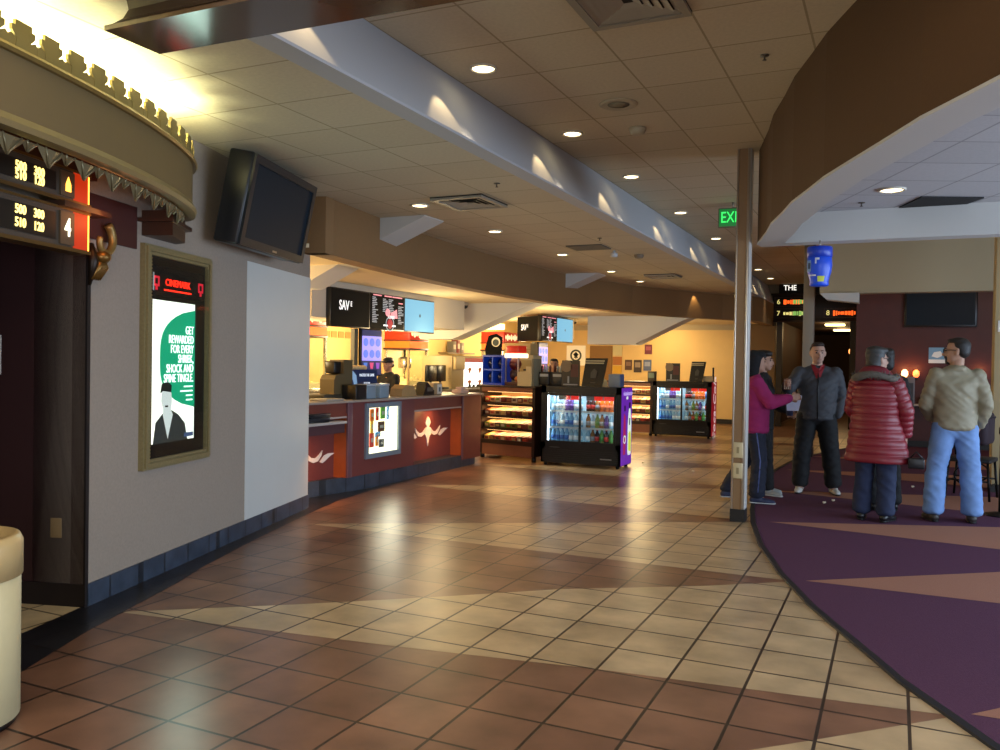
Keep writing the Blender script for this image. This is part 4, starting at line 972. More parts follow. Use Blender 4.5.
# ------------------------------------------------------------------ candy racks and drinks coolers
def candy_rack(label, loc, rz, which, ncols):
    w, d, h = 1.08, .55, 1.15
    o = thing('candy_rack', label, 'candy rack', loc, rz)
    WD = mat('rack dark walnut','#2a1710',.4); WD2 = mat('rack cherry','#87543a',.4,noise=.15,nscale=9)
    # local: front at y=0 facing -y, depth to +y, x centred
    for x in (-w/2,w/2-.05):
        b = MB(); b.box(x,x+.05,.0,d,.08,h); b.build('side_panel', WD, o)
    b = MB(); b.box(-w/2,w/2,d-.03,d,.08,h); b.build('back_panel', mat('rack back','#dc9a58',.5,emit='#e89a4a',es=.5), o)  # emission stands in for the strip lights' glow on the panel
    b = MB(); b.bbox(-w/2-.01,w/2+.01,-.015,d+.01,h-.03,h,.005); b.build('top_board', WD, o)
    b = MB(); b.box(-w/2+.05,w/2-.05,.0,.02,h-.10,h-.03); b.build('header_board', WD2, o)
    b = MB(); b.box(-w/2+.05,w/2-.05,.012,.03,.06,.235); b.build('kick_board', WD2, o)
    b = MB(); b.box(-w/2+.05,w/2-.05,.0,.05,.235,.30); b.build('deck_lip', WD, o)
    for x in (-w/2+.04,w/2-.04):
        b = MB(); b.lathe([(.035,0),(.035,.08)], (x,.05,0), 12); b.build('caster', M_black, o)
        b = MB(); b.lathe([(.035,0),(.035,.08)], (x,d-.06,0), 12); b.build('caster', M_black, o)
    E_ = mat('rack strip light','#ffd9a0',.5,emit='#ffbe74',es=2.2)
    zs = (.27,.48,.675,.865)
    for i, z in enumerate(zs):
        s = MB(); s.box(-w/2+.05,w/2-.05,.03,d-.03,z-.02,z); s.build('shelf', WD, o)
        s = MB(); s.box(-w/2+.05,w/2-.05,.02,.03,z-.03,z+.012); s.build('shelf_lip', WD, o)
        top = zs[i+1]-.03 if i < 3 else h-.1
        l = MB(); l.box(-w/2+.12,w/2-.05,.06,.085,top-.008,top); l.build('strip_light', E_, o)
    c, s_ = math.cos(rz), math.sin(rz)
    for i, z in enumerate(zs):
        lamp('rack_lamp','AREA',(loc[0]-s_*-(-.2)*0-s_*.2,loc[1]+c*.2,z+.15),4.2,(1,.60,.26),(loc[0]-s_*.2,loc[1]+c*.2,z),size=w*.8,shape='RECTANGLE',size_y=.2)
    cols = ['#8a2a1e','#b59a62','#7a4030','#c9a070','#5a2a22','#9c6a3a','#c4b49a','#6d7a2a','#90302a','#d8b860','#4f3a30','#b8452c']
    names = {'#8a2a1e':'dark red','#b59a62':'tan','#7a4030':'brown','#c9a070':'pale tan','#5a2a22':'maroon','#9c6a3a':'caramel','#c4b49a':'cream','#6d7a2a':'olive green','#90302a':'red','#d8b860':'yellow','#4f3a30':'dark brown','#b8452c':'orange red'}
    rows = ('bottom deck','lowest shelf','middle shelf','top shelf')
    rnd = random.Random(5)
    M = Matrix.Translation(loc) @ Matrix.Rotation(rz,4,'Z')
    bw = (w-.12)/ncols
    for r, z in enumerate(zs):
        for k in range(ncols):
            if r == 2: cc = rnd.choice(cols[:6])
            elif r == 1: cc = '#6d7a2a' if 3 <= k <= 5 else rnd.choice(cols)
            else: cc = rnd.choice(cols)
            hh = .08 if r else .09
            b = MB(); b.bbox(-bw*.46,bw*.46,-.14,.14,0,hh,.004); b = b.build('candy_box', mat('candy '+cc, cc, .35, noise=.1, nscale=30))
            q = MB(); q.box(-bw*.3,bw*.3,-.142,-.14,hh*.3,hh*.75); q.build('box_label', mat('candy label '+cols[(k*5+r*3)%12], cols[(k*5+r*3)%12], .4), b)
            q = MB(); q.box(-bw*.3,bw*.3,-.1,.1,hh,hh+.002); q.build('top_print', mat('candy label '+cols[(k*7+r*2+1)%12], cols[(k*7+r*2+1)%12], .4), b)
            x = -w/2+.06+bw*(k+.5)
            b.matrix_world = M @ Matrix.Translation((x,.05+.145,z)) @ Matrix.Rotation(.18 if r < 3 else .05,4,'X')
            b.location = (M @ Matrix.Translation((x,.05+.15,z+.028))).translation
            tag(b, f'{names[cc]} candy box, {ORD[k]} along the {rows[r]} of the {which} candy rack', 'candy box', f'candy boxes in the {which} rack')
R1 = (-5.43,11.80,0)
candy_rack('walnut candy rack with four glowing shelves between the counter and the nearer drinks cooler', R1, -math.radians(12.6), 'nearer', 9)
candy_rack('walnut candy rack with glowing shelves beside the farther drinks cooler', (-5.2,17.55,0), 0, 'farther', 9)

def cooler(label, loc, which, side):
    w, d, h = 1.23, .52, 1.17
    o = thing('drinks_cooler', label, 'drinks cooler', loc)
    K = mat('cooler black','#0c0c0e',.3); KW = mat('cooler white lining','#b4d0dc',.4)
    b = MB(); b.box(-w/2,-w/2+.05,0,d,.04,h); b.box(w/2-.05,w/2,0,d,.04,h); b.box(-w/2,w/2,0,d,h-.06,h); b.box(-w/2,w/2,.0,d,.04,.33); b.box(-w/2,w/2,d-.03,d,.04,h)
    b.build('cabinet', K, o)
    b = MB(); b.box(-w/2+.05,-w/2+.056,.05,d-.03,.33,h-.06); b.box(w/2-.056,w/2-.05,.05,d-.03,.33,h-.06); b.box(-w/2+.05,w/2-.05,d-.04,d-.03,.33,h-.06); b.box(-w/2+.05,w/2-.05,.05,d-.03,.33,.336)
    b.build('lining', KW, o)
    b = MB(); b.box(-w/2,w/2,-.012,0,h-.1,h); b.box(-w/2,w/2,-.012,.0,.27,.345); b.box(-w/2,-w/2+.075,-.012,0,.27,h); b.box(w/2-.075,w/2,-.012,0,.27,h); b.build('face_frame', K, o)
    LT = mat('cooler tube','#ffffff',.5,emit='#eaf6ff',es=6)
    for sx in (-1,1):
        t = MB(); t.tube([(sx*(w/2-.085),.07,.36),(sx*(w/2-.085),.07,h-.1)],.012); t.build('light_tube', LT, o)
    for (x0,x1,y) in ((-w/2+.07,.02,-.022),(-.02,w/2-.07,-.006)):
        f = MB(); f.frame((x0,y,.335),(1,0,0),(0,0,1),x1-x0,h-.1-.335,.035,.012); f = f.build('door', K, o)
        g = MB(); g.box(x0+.03,x1-.03,y+.004,y+.008,.36,h-.13); g.build('glass_pane', M_glass, f)
        hd = MB(); hd.box(x0+.008 if x0 > -.1 else x1-.02, x0+.02 if x0 > -.1 else x1-.008, y-.02,y,.55,.85); hd.build('door_handle', M_dkmetal, f)
    # red header strips inside the doors
    RS = mat('cooler red strip','#c41f1a',.4,emit='#d8241c',es=.8)
    for x0, x1 in ((-w/2+.24,-.06),(.06,w/2-.1)):
        b = MB(); b.box(x0,x1,.075,.082,h-.20,h-.105); st = b.build('header_strip', RS, o)
        b = MB(); b.box((x0+x1)/2-.005+.03,(x0+x1)/2+.01+.03,.072,.075,h-.19,h-.115); b.build('bottle_picture', KW, st)
        b = MB(); b.box(x0-.0,x0+.12,.070,.075,h-.2,h-.105); b.build('picture_panel', mat('strip picture','#5b5552',.4,emit='#5b5552',es=.3), st)
    zs = (.336,.56,.80)
    for z in zs[1:]:
        b = MB()
        for k in range(9): b.box(-w/2+.056,w/2-.056,.09+.05*k,.096+.05*k,z-.012,z-.006)
        b.box(-w/2+.056,w/2-.056,.085,.092,z-.014,z+.012)
        b.build('wire_shelf', mat('wire white','#c9d2d6',.4,.3), o)
    # grille
    b = MB()
    for k in range(6): b.box(-w/2+.03,w/2-.03,-.016,-.012,.075+.03*k,.09+.03*k)
    b.build('grille', mat('grille black','#19191b',.4), o)
    b = MB(); b.box(w/2-.30,w/2-.13,-.02,-.016,.125,.14); b.build('maker_badge', mat('badge silver','#a7a9ab',.3,.6), o)
    b = MB(); b.box(-w/2+.15,-w/2+.3,-.02,-.016,.265,.275); b.build('door_lock_plate', mat('badge grey','#54565a',.3,.6), o)
    b = MB()
    for sx in (-1,1):
        for y in (.05,d-.05): b.lathe([(.025,0),(.025,.04)],(sx*(w/2-.06),y,0),10)
    b.build('feet', M_dkmetal, o)
    # side graphics
    if side == 'purple':
        b = MB(); b.box(w/2,w/2+.004,0,d,.05,h-.005); s = b.build('side_decal', mat('purple decal','#6a27b0',.35,emit='#7a2cc8',es=.35), o)
        PALE = mat('decal pale','#dff2e4',.4,emit='#dff2e4',es=.55); RD = mat('decal pink','#c02a6a',.4,emit='#c02a6a',es=.3); YG = mat('decal lime','#d8e24a',.4,emit='#d8e24a',es=.45); DK = mat('decal dark','#1f1140',.4)
        e = MB(); e.extr((w/2+.004,.40,.18),(0,1,0),(0,0,1),[(-.06,0),(.07,0),(.09,.05),(.09,.45),(.05,.62),(.03,.68),(-.03,.68),(-.05,.62),(-.08,.45),(-.08,.05)],.002); e.build('bottle_picture', PALE, s)
        e = MB(); e.extr((w/2+.006,.40,.2),(0,1,0),(0,0,1),[(-.05,.05),(.07,.02),(.08,.2),(.05,.34),(-.05,.3)],.002); e.build('juice_picture', YG, s)
        e = MB(); e.extr((w/2+.004,.40,.87),(0,1,0),(0,0,1),[(-.035,0),(.035,0),(.035,.08),(-.035,.08)],.002); e.extr((w/2+.004,.16,.83),(0,1,0),(0,0,1),[(-.03,0),(.03,0),(.03,.08),(-.03,.08)],.002); e.extr((w/2+.007,.40,.62),(0,1,0),(0,0,1),[(-.025,0),(.025,0),(.025,.1),(-.025,.1)],.001); e.build('cap_picture', DK, s)
        e = MB(); e.extr((w/2+.004,.16,.2),(0,1,0),(0,0,1),[(-.06,0),(.05,0),(.06,.3),(.04,.55),(-.04,.6),(-.07,.3)],.002); e.build('red_bottle_picture', RD, s)
        e = MB(); e.lathe([(.06,0),(.06,.003),(.045,.003),(.045,0)],(w/2+.006,.16,.42),18,axis='x',smooth=False,ring=True); e.extr((w/2+.004,.27,1.0),(0,1,0),(0,0,1),[(-.04,0),(.04,0),(.04,.04),(-.04,.04)],.002); e.build('white_mark', PALE, s)
        text('vitaminwater',.10,(w/2+.007,.30,1.085),Y_,Z_,mat('decal lilac','#c9b0f0',.4,emit='#c9b0f0',es=.4),s,sx=.85)
    else:
        b = MB(); b.box(w/2,w/2+.004,0,d,.05,h-.005); s = b.build('side_decal', mat('red decal','#a81428',.35,emit='#b8162c',es=.22), o)
        text('Coca-Cola',.34,(w/2+.007,.30,.58),Z_,-Y_,mat('decal white','#f0dede',.4,emit='#f0dede',es=.4),s,sx=.95,shear=.25)
    lamp('cooler_lamp','AREA',(loc[0],loc[1]+.12,h-.12),5.5,(.72,.90,1),(loc[0],loc[1]+.3,.3),size=.95,shape='RECTANGLE',size_y=.08)
    # bottles
    def bottle(body, cap, label_c, hgt=.208, r=.0365):
        o = MB().lathe([(r*.92,0),(r,.008),(r,hgt*.55),(r*.95,hgt*.66),(r*.45,hgt*.86),(r*.42,hgt*.93)], seg=12).build('bottle', body)
        MB().lathe([(r*.47,hgt*.93),(r*.47,hgt),(r*.2,hgt*1.002)], seg=10).build('cap', cap, o)
        MB().lathe([(r*1.02,hgt*.2),(r*1.02,hgt*.5)], seg=12).build('wrap_label', label_c, o)
        return o
    def gm(n,c): return mat('drink '+n, c, .15)
    caps = {k: mat('cap '+k, c, .4) for k,c in (('white','#e8e8e8'),('red','#c02020'),('blue','#2a4fa8'),('black','#17171a'),('green','#2a8a4a'))}
    L = {k: mat('wrap '+k, c, .4) for k,c in (('blue','#2f62b0'),('white','#e6eaec'),('red','#c0281e'),('orange','#e0671e'),('green','#4a8a3a'),('violet','#6a3f9a'),('grey','#8a9094'))}
    kinds = {
     'water': (gm('water','#6fa6cf'), caps['blue'], L['blue'], 'clear blue water bottle'),
     'ice': (gm('ice','#93bdd6'), caps['white'], L['white'], 'pale water bottle with white label'),
     'cola': (gm('cola','#2a1410'), caps['red'], L['red'], 'dark cola bottle with red cap'),
     'orange': (gm('orange','#e06a1c'), caps['white'], L['orange'], 'orange juice bottle'),
     'tea': (gm('tea','#8a5a2a'), caps['black'], L['grey'], 'brown iced tea bottle'),
     'green': (gm('lime','#5a8a44'), caps['green'], L['green'], 'green soft drink bottle'),
     'violet': (gm('grape','#5a3f80'), caps['white'], L['violet'], 'violet drink bottle'),
    }
    proto = {}
    rnd = random.Random(11)
    plan = {('nearside',0):['water']*4+['ice']*3,('nearside',1):['water','water','ice','water','water','ice','ice'],('nearside',2):['ice','ice','ice','violet','violet','ice','ice'],
            ('farside',0):['ice','tea','cola','green','cola','green','tea'],('farside',1):['tea','ice','green','tea','violet','ice','cola'],('farside',2):['cola','cola','tea','orange','orange','orange','water']}
    rows = ('bottom shelf','middle shelf','top shelf')
    for (sd, r), lst in plan.items():
        x0 = -w/2+.13 if sd == 'nearside' else .06
        for k, kd in enumerate(lst):
            a, c, l, nm = kinds[kd]
            if kd not in proto: proto[kd] = bottle(a, c, l); b = proto[kd]
            else: b = copy_tree(proto[kd])
            b.location = (loc[0]+x0+.07*k+.012, loc[1]+.15, zs[r]+.002)
            door = 'first door' if sd == 'nearside' else 'second door'
            tag(b, f'{nm}, {ORD[k]} on the {rows[r]}, {door}, {which} cooler', 'bottle', f'bottles in the {which} drinks cooler')
cooler('black two-door drinks cooler with a purple bottle picture on its side', (-4.135,11.575,0), 'purple-sided', 'purple')
cooler('black two-door drinks cooler with a red script side near the back wall', (-4.02,17.5,0), 'red-sided', 'red')

# ------------------------------------------------------------------ things on racks and coolers
def on_tops():
    zc = 1.171
    # chalk style easel signs
    def easel(x, y, w, h, label, lines=True):
        o = thing('tabletop_sign', label, 'sign', (x,y,zc)); t = .16
        b = MB(); b.add([(-w/2-.01,-.02,0),(w/2-.03,-.02,0),(w/2+.03,.05,h),(-w/2+.03,.05,h),(-w/2-.01,0,0),(w/2-.03,0,0),(w/2+.03,.07,h),(-w/2+.03,.07,h)],[(0,1,2,3),(7,6,5,4),(0,4,5,1),(1,5,6,2),(2,6,7,3),(3,7,4,0)])
        b.build('board', mat('chalkboard','#14130f',.4), o)
        u = Vector((.05/h*.4,.07/h,1)).normalized()
        if lines:
            b = MB(); b.obox((-w*.42,.05-.02-.004,h*.80),(1,0,0),u,w*.86,h*.05,.002); b.obox((-w*.40,.05-.015-.001,h*.88),(1,0,0),u,w*.86,h*.05,.002); b.build('chalk_heading', mat('chalk tan','#a89c78',.6), o)
            b = MB(); b.extr((0,.0,h*.42),(1,0,0),u,[(-w*.12,-.05),(w*.12,-.05),(w*.16,.05),(0,.09),(-w*.14,.03)],.004); b.obox((-w*.12,-.016,h*.12),(1,0,0),u,w*.22,.014,.003); b.build('chalk_drawing', mat('chalk grey','#47443c',.6), o)
        b = MB(); b.add([(-.03,.05,h*.8),(.03,.05,h*.8),(.03,.18,0),(-.03,.18,0),(-.03,.062,h*.8),(.03,.062,h*.8),(.03,.19,0),(-.03,.19,0)],[(0,1,2,3),(7,6,5,4),(0,4,5,1),(1,5,6,2),(2,6,7,3),(3,7,4,0)]); b.build('stand', M_black, o)
    easel(-4.04,11.85,.34,.42,'tilted black menu board on the purple-sided cooler')
    easel(-3.78,17.8,.30,.42,'tilted black menu board on the red-sided cooler')
    def poster_sign(x,y,w,h,label):
        o = thing('tabletop_sign', label, 'sign', (x,y,zc))
        b = MB(); b.box(-w/2,w/2,0,.02,0,h); b.build('panel', mat('photo sign dark','#161516',.35), o)
        b = MB(); b.lathe([(.09,0),(.09,.003)],(-w*.25,-.003,h*.78),18,axis='y',smooth=False); b.build('round_badge', mat('badge tan','#7d6a50',.5), o)
        b = MB(); b.box(.0,w*.42,-.003,0,h*.35,h*.85); b.build('red_picture', mat('sign maroon','#4a1a1c',.4), o)
        b = MB(); b.box(-w*.18,-w*.08,-.003,0,h*.1,h*.38); b.box(-w*.42,w*.4,-.003,0,.01,.03); b.build('bottle_picture', mat('sign grey','#8a8f94',.4), o)
        b = MB(); b.box(-w*.3,w*.3,.02,.14,0,.02); b.build('foot', M_black, o)
    poster_sign(-4.40,11.85,.28,.38,'upright dark picture sign on the purple-sided cooler')
    poster_sign(-4.29,17.8,.30,.38,'upright dark picture sign on the red-sided cooler')
    b = MB().bbox(-.09,.09,-.1,.1,0,.19,.006).build('carton', mat('grey blue carton','#7c8796',.5)); b.location=(-3.72,11.95,zc); tag(b,'grey blue carton at the end of the purple-sided cooler','carton')
    q = MB().box(.09,.092,-.09,.09,.01,.18).build('blue_face', mat('carton blue','#4f6a9c',.5), b)
    b = MB().bbox(-.08,.08,-.08,.08,0,.22,.006).build('candy_jar', mat('dark jar box','#4a3f2c',.4)); b.location=(-4.74,17.8,1.15); tag(b,'small dark picture box on top of the farther candy rack','box')
    q = MB().box(-.06,.06,-.083,-.08,.08,.18).build('picture', mat('jar picture','#7a8a72',.4), b)
    b = MB().tube([(0,0,0),(0,0,.3)],.02).build('straw_tube', M_black); b.location=(-3.46,17.9,zc); tag(b,'thin black upright tube at the end of the red-sided cooler','straw holder')
    b = MB().bbox(-.1,.1,-.08,.08,0,.12,.01).build('napkin_holder', mat('pale holder','#b09a72',.5)); b.location=(-3.56,17.93,zc); tag(b,'pale napkin holder beside the black tube on the red-sided cooler','napkin holder')
    # behind-the-cooler condiments
    for i,(x,l,c) in enumerate(((-4.86,'black coffee urn behind the candy rack end','#1c1b1a'),(-4.645,'dark bottle tray at the near end of the purple-sided cooler','#33302c'))):
        o = thing('drink_stand', l, 'stand', (x,12.01,zc))
        b = MB(); b.bbox(-.085,.085,-.09,.09,0,.2,.01); b.build('body', mat('stand'+c,c,.4), o)
        b = MB(); b.box(-.07,.07,-.094,-.09,.13,.17); b.build('label_strip', mat('stand label','#a9a9a4',.5), o)
        for k in range(4):
            b = MB(); b.lathe([(.018,.2),(.02,.28),(.008,.30)],(-.07+.045*k,0,0),8); b.build('bottle_neck', mat('neck%d'%(k%3),('#5a2a20','#7f8e94','#a8b4b8')[k%3],.3), o)
    # blue bottle rack on the candy rack
    o = thing('bottle_display', 'royal blue two-by-two display cabinet on top of the nearer candy rack', 'display', (-5.72,12.05,1.15), -math.radians(12.6))
    b = MB(); b.box(-.20,.20,-.12,.12,0,.03); b.box(-.20,.20,-.12,.12,.44,.47); b.box(-.20,-.18,-.12,.12,.03,.44); b.box(.18,.2,-.12,.12,.03,.44); b.box(-.18,.18,.1,.12,.03,.44); b.build('cabinet', mat('royal blue','#16348f',.35,emit='#16348f',es=.2), o)
    b = MB(); b.box(-.012,.012,-.12,.1,.03,.44); b.box(-.18,.18,-.12,.1,.225,.25); b.build('divider', mat('bright blue','#2a56c8',.35), o)
    for x in (-.1,.1):
        for z in (.03,.25):
            b = MB(); b.ell((x,-.02,z+.09),(.06,.05,.08),12,8); b.build('blue_goblet', mat('navy glaze','#0e1f52',.2), o)
    b = MB(); b.box(-.2,.2,.12,.2,0,.47); b.build('back_case', mat('case cream','#b7a988',.5), o)
    # boxes above it
    b = MB(); b.bbox(-.24,.24,-.15,.15,0,.20,.008); b = b.build('cardboard_box', mat('cardboard','#b3925a',.7)); b.location=(-5.62,12.75,1.63); tag(b,'cardboard box on top of the equipment behind the blue display','box')
    q = MB().box(-.24,.24,-.152,-.15,.09,.105).build('tape', mat('tape','#8f713f',.5), b)
    o = thing('equipment_cabinet','cream equipment cabinet behind the blue display cabinet','cabinet',(-5.62,12.75,0))
    b = MB(); b.bbox(-.3,.3,-.17,.2,0,1.63,.008); b.build('body', mat('equipment cream','#b9a77c',.5), o)
    b = MB(); b.box(-.26,.26,-.176,-.17,1.2,1.55); b.build('front_panel', mat('equipment tan','#9c8758',.5), o)
    # black promotional standee with round emblem
    o = thing('promotion_standee','tall black cutout standee with a round white emblem behind the soda fountain','standee',(-6.55,13.6,0))
    b = MB(); b.extr((-.12,0,0),(1,0,0),(0,0,1),[(0,0),(.3,0),(.3,1.6),(.32,1.95),(.2,2.02),(.05,1.98),(-.02,1.75),(.02,1.5)],.03); b.build('cutout', mat('standee black','#060607',.7,spec=.1), o)
    b = MB(); b.lathe([(.085,0),(.085,.006)],(.08,-.036,1.87),24,axis='y',smooth=False); b.build('round_emblem', mat('emblem cream','#d8cfb4',.5), o)
    b = MB(); b.lathe([(.06,0),(.06,.006)],(.08,-.042,1.86),24,axis='y',smooth=False); b.build('emblem_centre', mat('emblem dark green','#1f2f28',.5), o)
    b = MB(); b.box(.02,.17,-.034,-.03,1.35,1.55); b.build('blue_panel', mat('standee blue','#6f94c8',.4), o)
    b = MB(); b.box(-.15,.2,-.2,.2,0,.02); b.build('foot', M_black, o)
    # red popper on the candy rack
    o = thing('gumball_machine','red topped candy dispenser with a clear body on the nearer candy rack','candy dispenser',(-5.375,12.03,1.15), -math.radians(12.6))
    RED = mat('popper red','#b3230f',.35,emit='#b3230f',es=.35)
    b = MB(); b.bbox(-.14,.14,-.12,.12,0,.05,.01); b.build('base', mat('dispenser base','#5a3a28',.4), o)
    b = MB(); b.bbox(-.14,.14,-.13,.13,.43,.50,.01); b.build('lit_top', mat('dispenser light','#ffe6c0',.5,emit='#ffe0b0',es=1.6), o)
    b = MB(); b.bbox(-.12,.12,-.11,.11,.50,.62,.012); b.build('red_canopy', RED, o)
    b = MB(); b.ell((-.02,0,.33),(.1,.1,.1),14,9); b.build('red_sweets', mat('sweets maroon','#5a1518',.35), o)
    b = MB(); b.ell((-.02,0,.17),(.09,.09,.1),14,9); b.build('dark_sweets', mat('sweets dark','#3a1f26',.35), o)
    b = MB(); b.ell((.05,-.02,.1),(.06,.06,.05),10,7); b.build('orange_sweets', mat('sweets orange','#c8742c',.4), o)
    for x in (-.12,.12):
        b = MB(); b.box(x-.012,x+.012,-.12,-.1,.05,.43); b.build('post', M_alu, o)
    # cream register on the rack top
    o = thing('card_terminal_stand','cream stepped machine with a black slot on the nearer candy rack','machine',(-5.115,11.93,1.15), -math.radians(12.6))
    b = MB(); b.extr((-.13,.1,0),(1,0,0),(0,0,1),[(0,0),(0,.20),(.03,.22),(.16,.22),(.16,.30),(.26,.30),(.26,0)],.22); b.build('body', mat('machine cream','#c2b287',.45), o)
    b = MB(); b.box(-.02,.03,-.124,-.118,.235,.26); b.build('slot', M_black, o)
    b = MB(); b.box(.131,.155,-.1,.1,0,.42); b.build('side_post', mat('post grey','#6d6a58',.5), o)
    # round coffee brand panel on the far wall: cream square with dark ring emblem
    o = thing('coffee_sign','cream wall panel with a round dark green emblem on the far wall','sign',(-8.16,22.39,1.74))
    b = MB(); b.box(-.28,.28,-.02,0,-.28,.28); b.build('panel', mat('sign cream','#e6d9b4',.5,emit='#e6d9b4',es=.2), o)
    G = mat('emblem dark','#2a3326',.5)
    b = MB(); b.lathe([(.17,0),(.17,.006),(.12,.006),(.12,0)],(0,-.026,.0),32,axis='y',smooth=False,ring=True); b.build('ring', G, o)
    b = MB(); b.lathe([(.05,0),(.05,.006)],(0,-.026,.03),16,axis='y',smooth=False); b.extr((0,-.02,-.0),(1,0,0),(0,0,1),[(-.07,-.09),(-.04,-.02),(-.08,.03),(-.055,.055),(0,.105),(.055,.055),(.08,.03),(.04,-.02),(.07,-.09),(.03,-.06),(0,-.1),(-.03,-.06)],.006); b.build('figure', G, o)
    # far wall opening, notices and cards
    b = MB(); b.box(-7.75,-7.1,22.375,22.399,.0,2.02,0); b = b.build('dark_alcove', mat('alcove brown','#8a6636',.7)); tag(b,'plain brown recess panel on the far wall beside the emblem sign','wall panel')
    o = thing('poster_strip','narrow stack of three yellow and orange posters on the far wall','poster',(-6.95,22.39,1.75))
    for k,(c,z0,z1) in enumerate((('#c2b98a',.0,.28),('#a8641c',-.26,-.03),('#d0a01e',-.5,-.28))):
        b = MB(); b.box(-.13,.13,-.012,0,z0,z1); b.build('poster_sheet', mat('sheet'+c,c,.5), o)
    for i,(x,z,w,h,c,l) in enumerate(((-6.63,1.5,.2,.28,'#4a2a1c','small maroon notice, nearest the poster strip in the low row on the yellow wall'),(-6.37,1.47,.22,.34,'#3a2a22','dark notice in the middle of the low row on the yellow wall'),(-6.1,1.5,.22,.3,'#4a5a80','blue notice ending the low row on the yellow wall'),(-6.08,1.93,.2,.26,'#6a2030','dark red notice above the blue notice on the yellow wall'))):
        b = MB().box(-w/2,w/2,-.012,0,-h/2,h/2).build('wall_notice', mat('notice'+c,c,.5)); b.location=(x,22.39,z); tag(b,l,'notice')
        q = MB().box(-w*.35,w*.35,-.014,-.012,-h*.1,h*.3).build('print', mat('notice print'+str(i),('#7a5a4a','#8a7a6a','#8a94b0','#9a4a58')[i],.5), b)
on_tops()
# ------------------------------------------------------------------ lounge end
def theatre_sign():
    o = thing('theatre_sign','dark lit marquee listing theatres six to eight above the hall opening','sign',(-1.85,22.3,2.7))
    b = MB(); b.bbox(-1.0,1.02,-.06,.1,0,.62,.01); b.build('board', mat('sign dark brown','#1e120b',.4), o)
    b = MB(); b.bbox(-1.03,1.05,-.09,.1,-.05,.0,.006); b.bbox(-1.03,1.05,-.09,.1,.62,.67,.006); b.build('rail', mat('sign wood','#2c1a0f',.4), o)
    b = MB(); b.bbox(-.85,.9,-.04,.1,.67,.92,.01); b.build('crest', mat('sign black','#0f0b08',.5), o)
    text('THE',.19,(-.74,-.045,.80),X_,Z_,mat('sign white','#f2efe4',.5,emit='#f2efe4',es=1.2),o,sx=.9,align='LEFT')
    OR=mat('sign orange','#e0561e',.5,emit='#e8581c',es=1.3); GR=mat('sign green','#7aa852',.5,emit='#7aa852',es=.8); YE=mat('sign yellow','#d8c878',.5,emit='#d8c878',es=.9)
    for (x,z,n,m1,m2) in ((-.95,.45,'6',OR,GR),(-.95,.16,'7',YE,GR),(.22,.16,'8',OR,OR)):
        f = MB(); f.frame((x,-.062,z-.12),(1,0,0),(0,0,1),.9 if x < 0 else .78,.25,.02,.012); f = f.build('row_frame', mat('row brown','#3b2413',.4), o)
        text(n,.17,(x+.1,-.08,z),X_,Z_,YE,f)
        w = MB(); random.seed(int(n))
        xx = x+.22
        while xx < x+(.82 if x < 0 else .72):
            ww = random.uniform(.03,.08); hh = random.uniform(.03,.07); w.box(xx,xx+ww,-.078,-.062,z-hh,z+hh*.9); xx += ww+.018
        w.build('title_lights', m1, f)
        if m2 is not m1:
            w = MB()
            xx = x+.45
            while xx < x+.8:
                ww = random.uniform(.03,.08); w.box(xx,xx+ww,-.082,-.078,z-.05,z+.05); xx += ww+.014
            w.build('title_lights', m2, f)
    # hall ceiling lights and dark door at the end
    for (y,w,l) in ((24.5,.5,'long warm ceiling light just inside the theatre hall'),(28.0,.5,'warm ceiling light deeper in the theatre hall')):
        b = MB().bbox(-w/2,w/2,-.12,.12,-.05,0,.01).build('hall_light', mat('hall light','#ffe6b0',.5,emit='#ffdf9a',es=4)); b.location=(-1.5,y,2.70); tag(b,l,'ceiling light')
        lamp('hall_lamp','POINT',(-1.5,y,2.5),14,(1,.65,.3),shadow_soft_size=.2)
    o = thing('hall_doorway','dark panelled doorway at the end of the theatre hall','door',(-1.05,32.95,0))
    b = MB(); b.frame((-.42,0,0),(1,0,0),(0,0,1),.84,2.15,.08,.05); b.build('frame', mat('hall door dark','#140c08',.5), o)
    b = MB(); b.box(-.36,.36,-.02,0,0,2.1); b.build('door', mat('hall door brown','#20130b',.5), o)
    for (y,l) in ((24.0,'small glowing wall sconce in the theatre hall behind the slim grey column'),):
        o = thing('hall_sconce',l,'sconce',(-1.0,y,1.95))
        b = MB(); b.ell((-.06,0,0),(.06,.07,.09),12,8); b.build('shade', mat('sconce glow','#ffb070',.5,emit='#ff9a50',es=2.5), o)
        b = MB(); b.box(-.02,.15,-.04,.04,-.05,.05); b.build('wall_plate', mat('dark bronze','#2c2118',.4,.6), o)
theatre_sign()

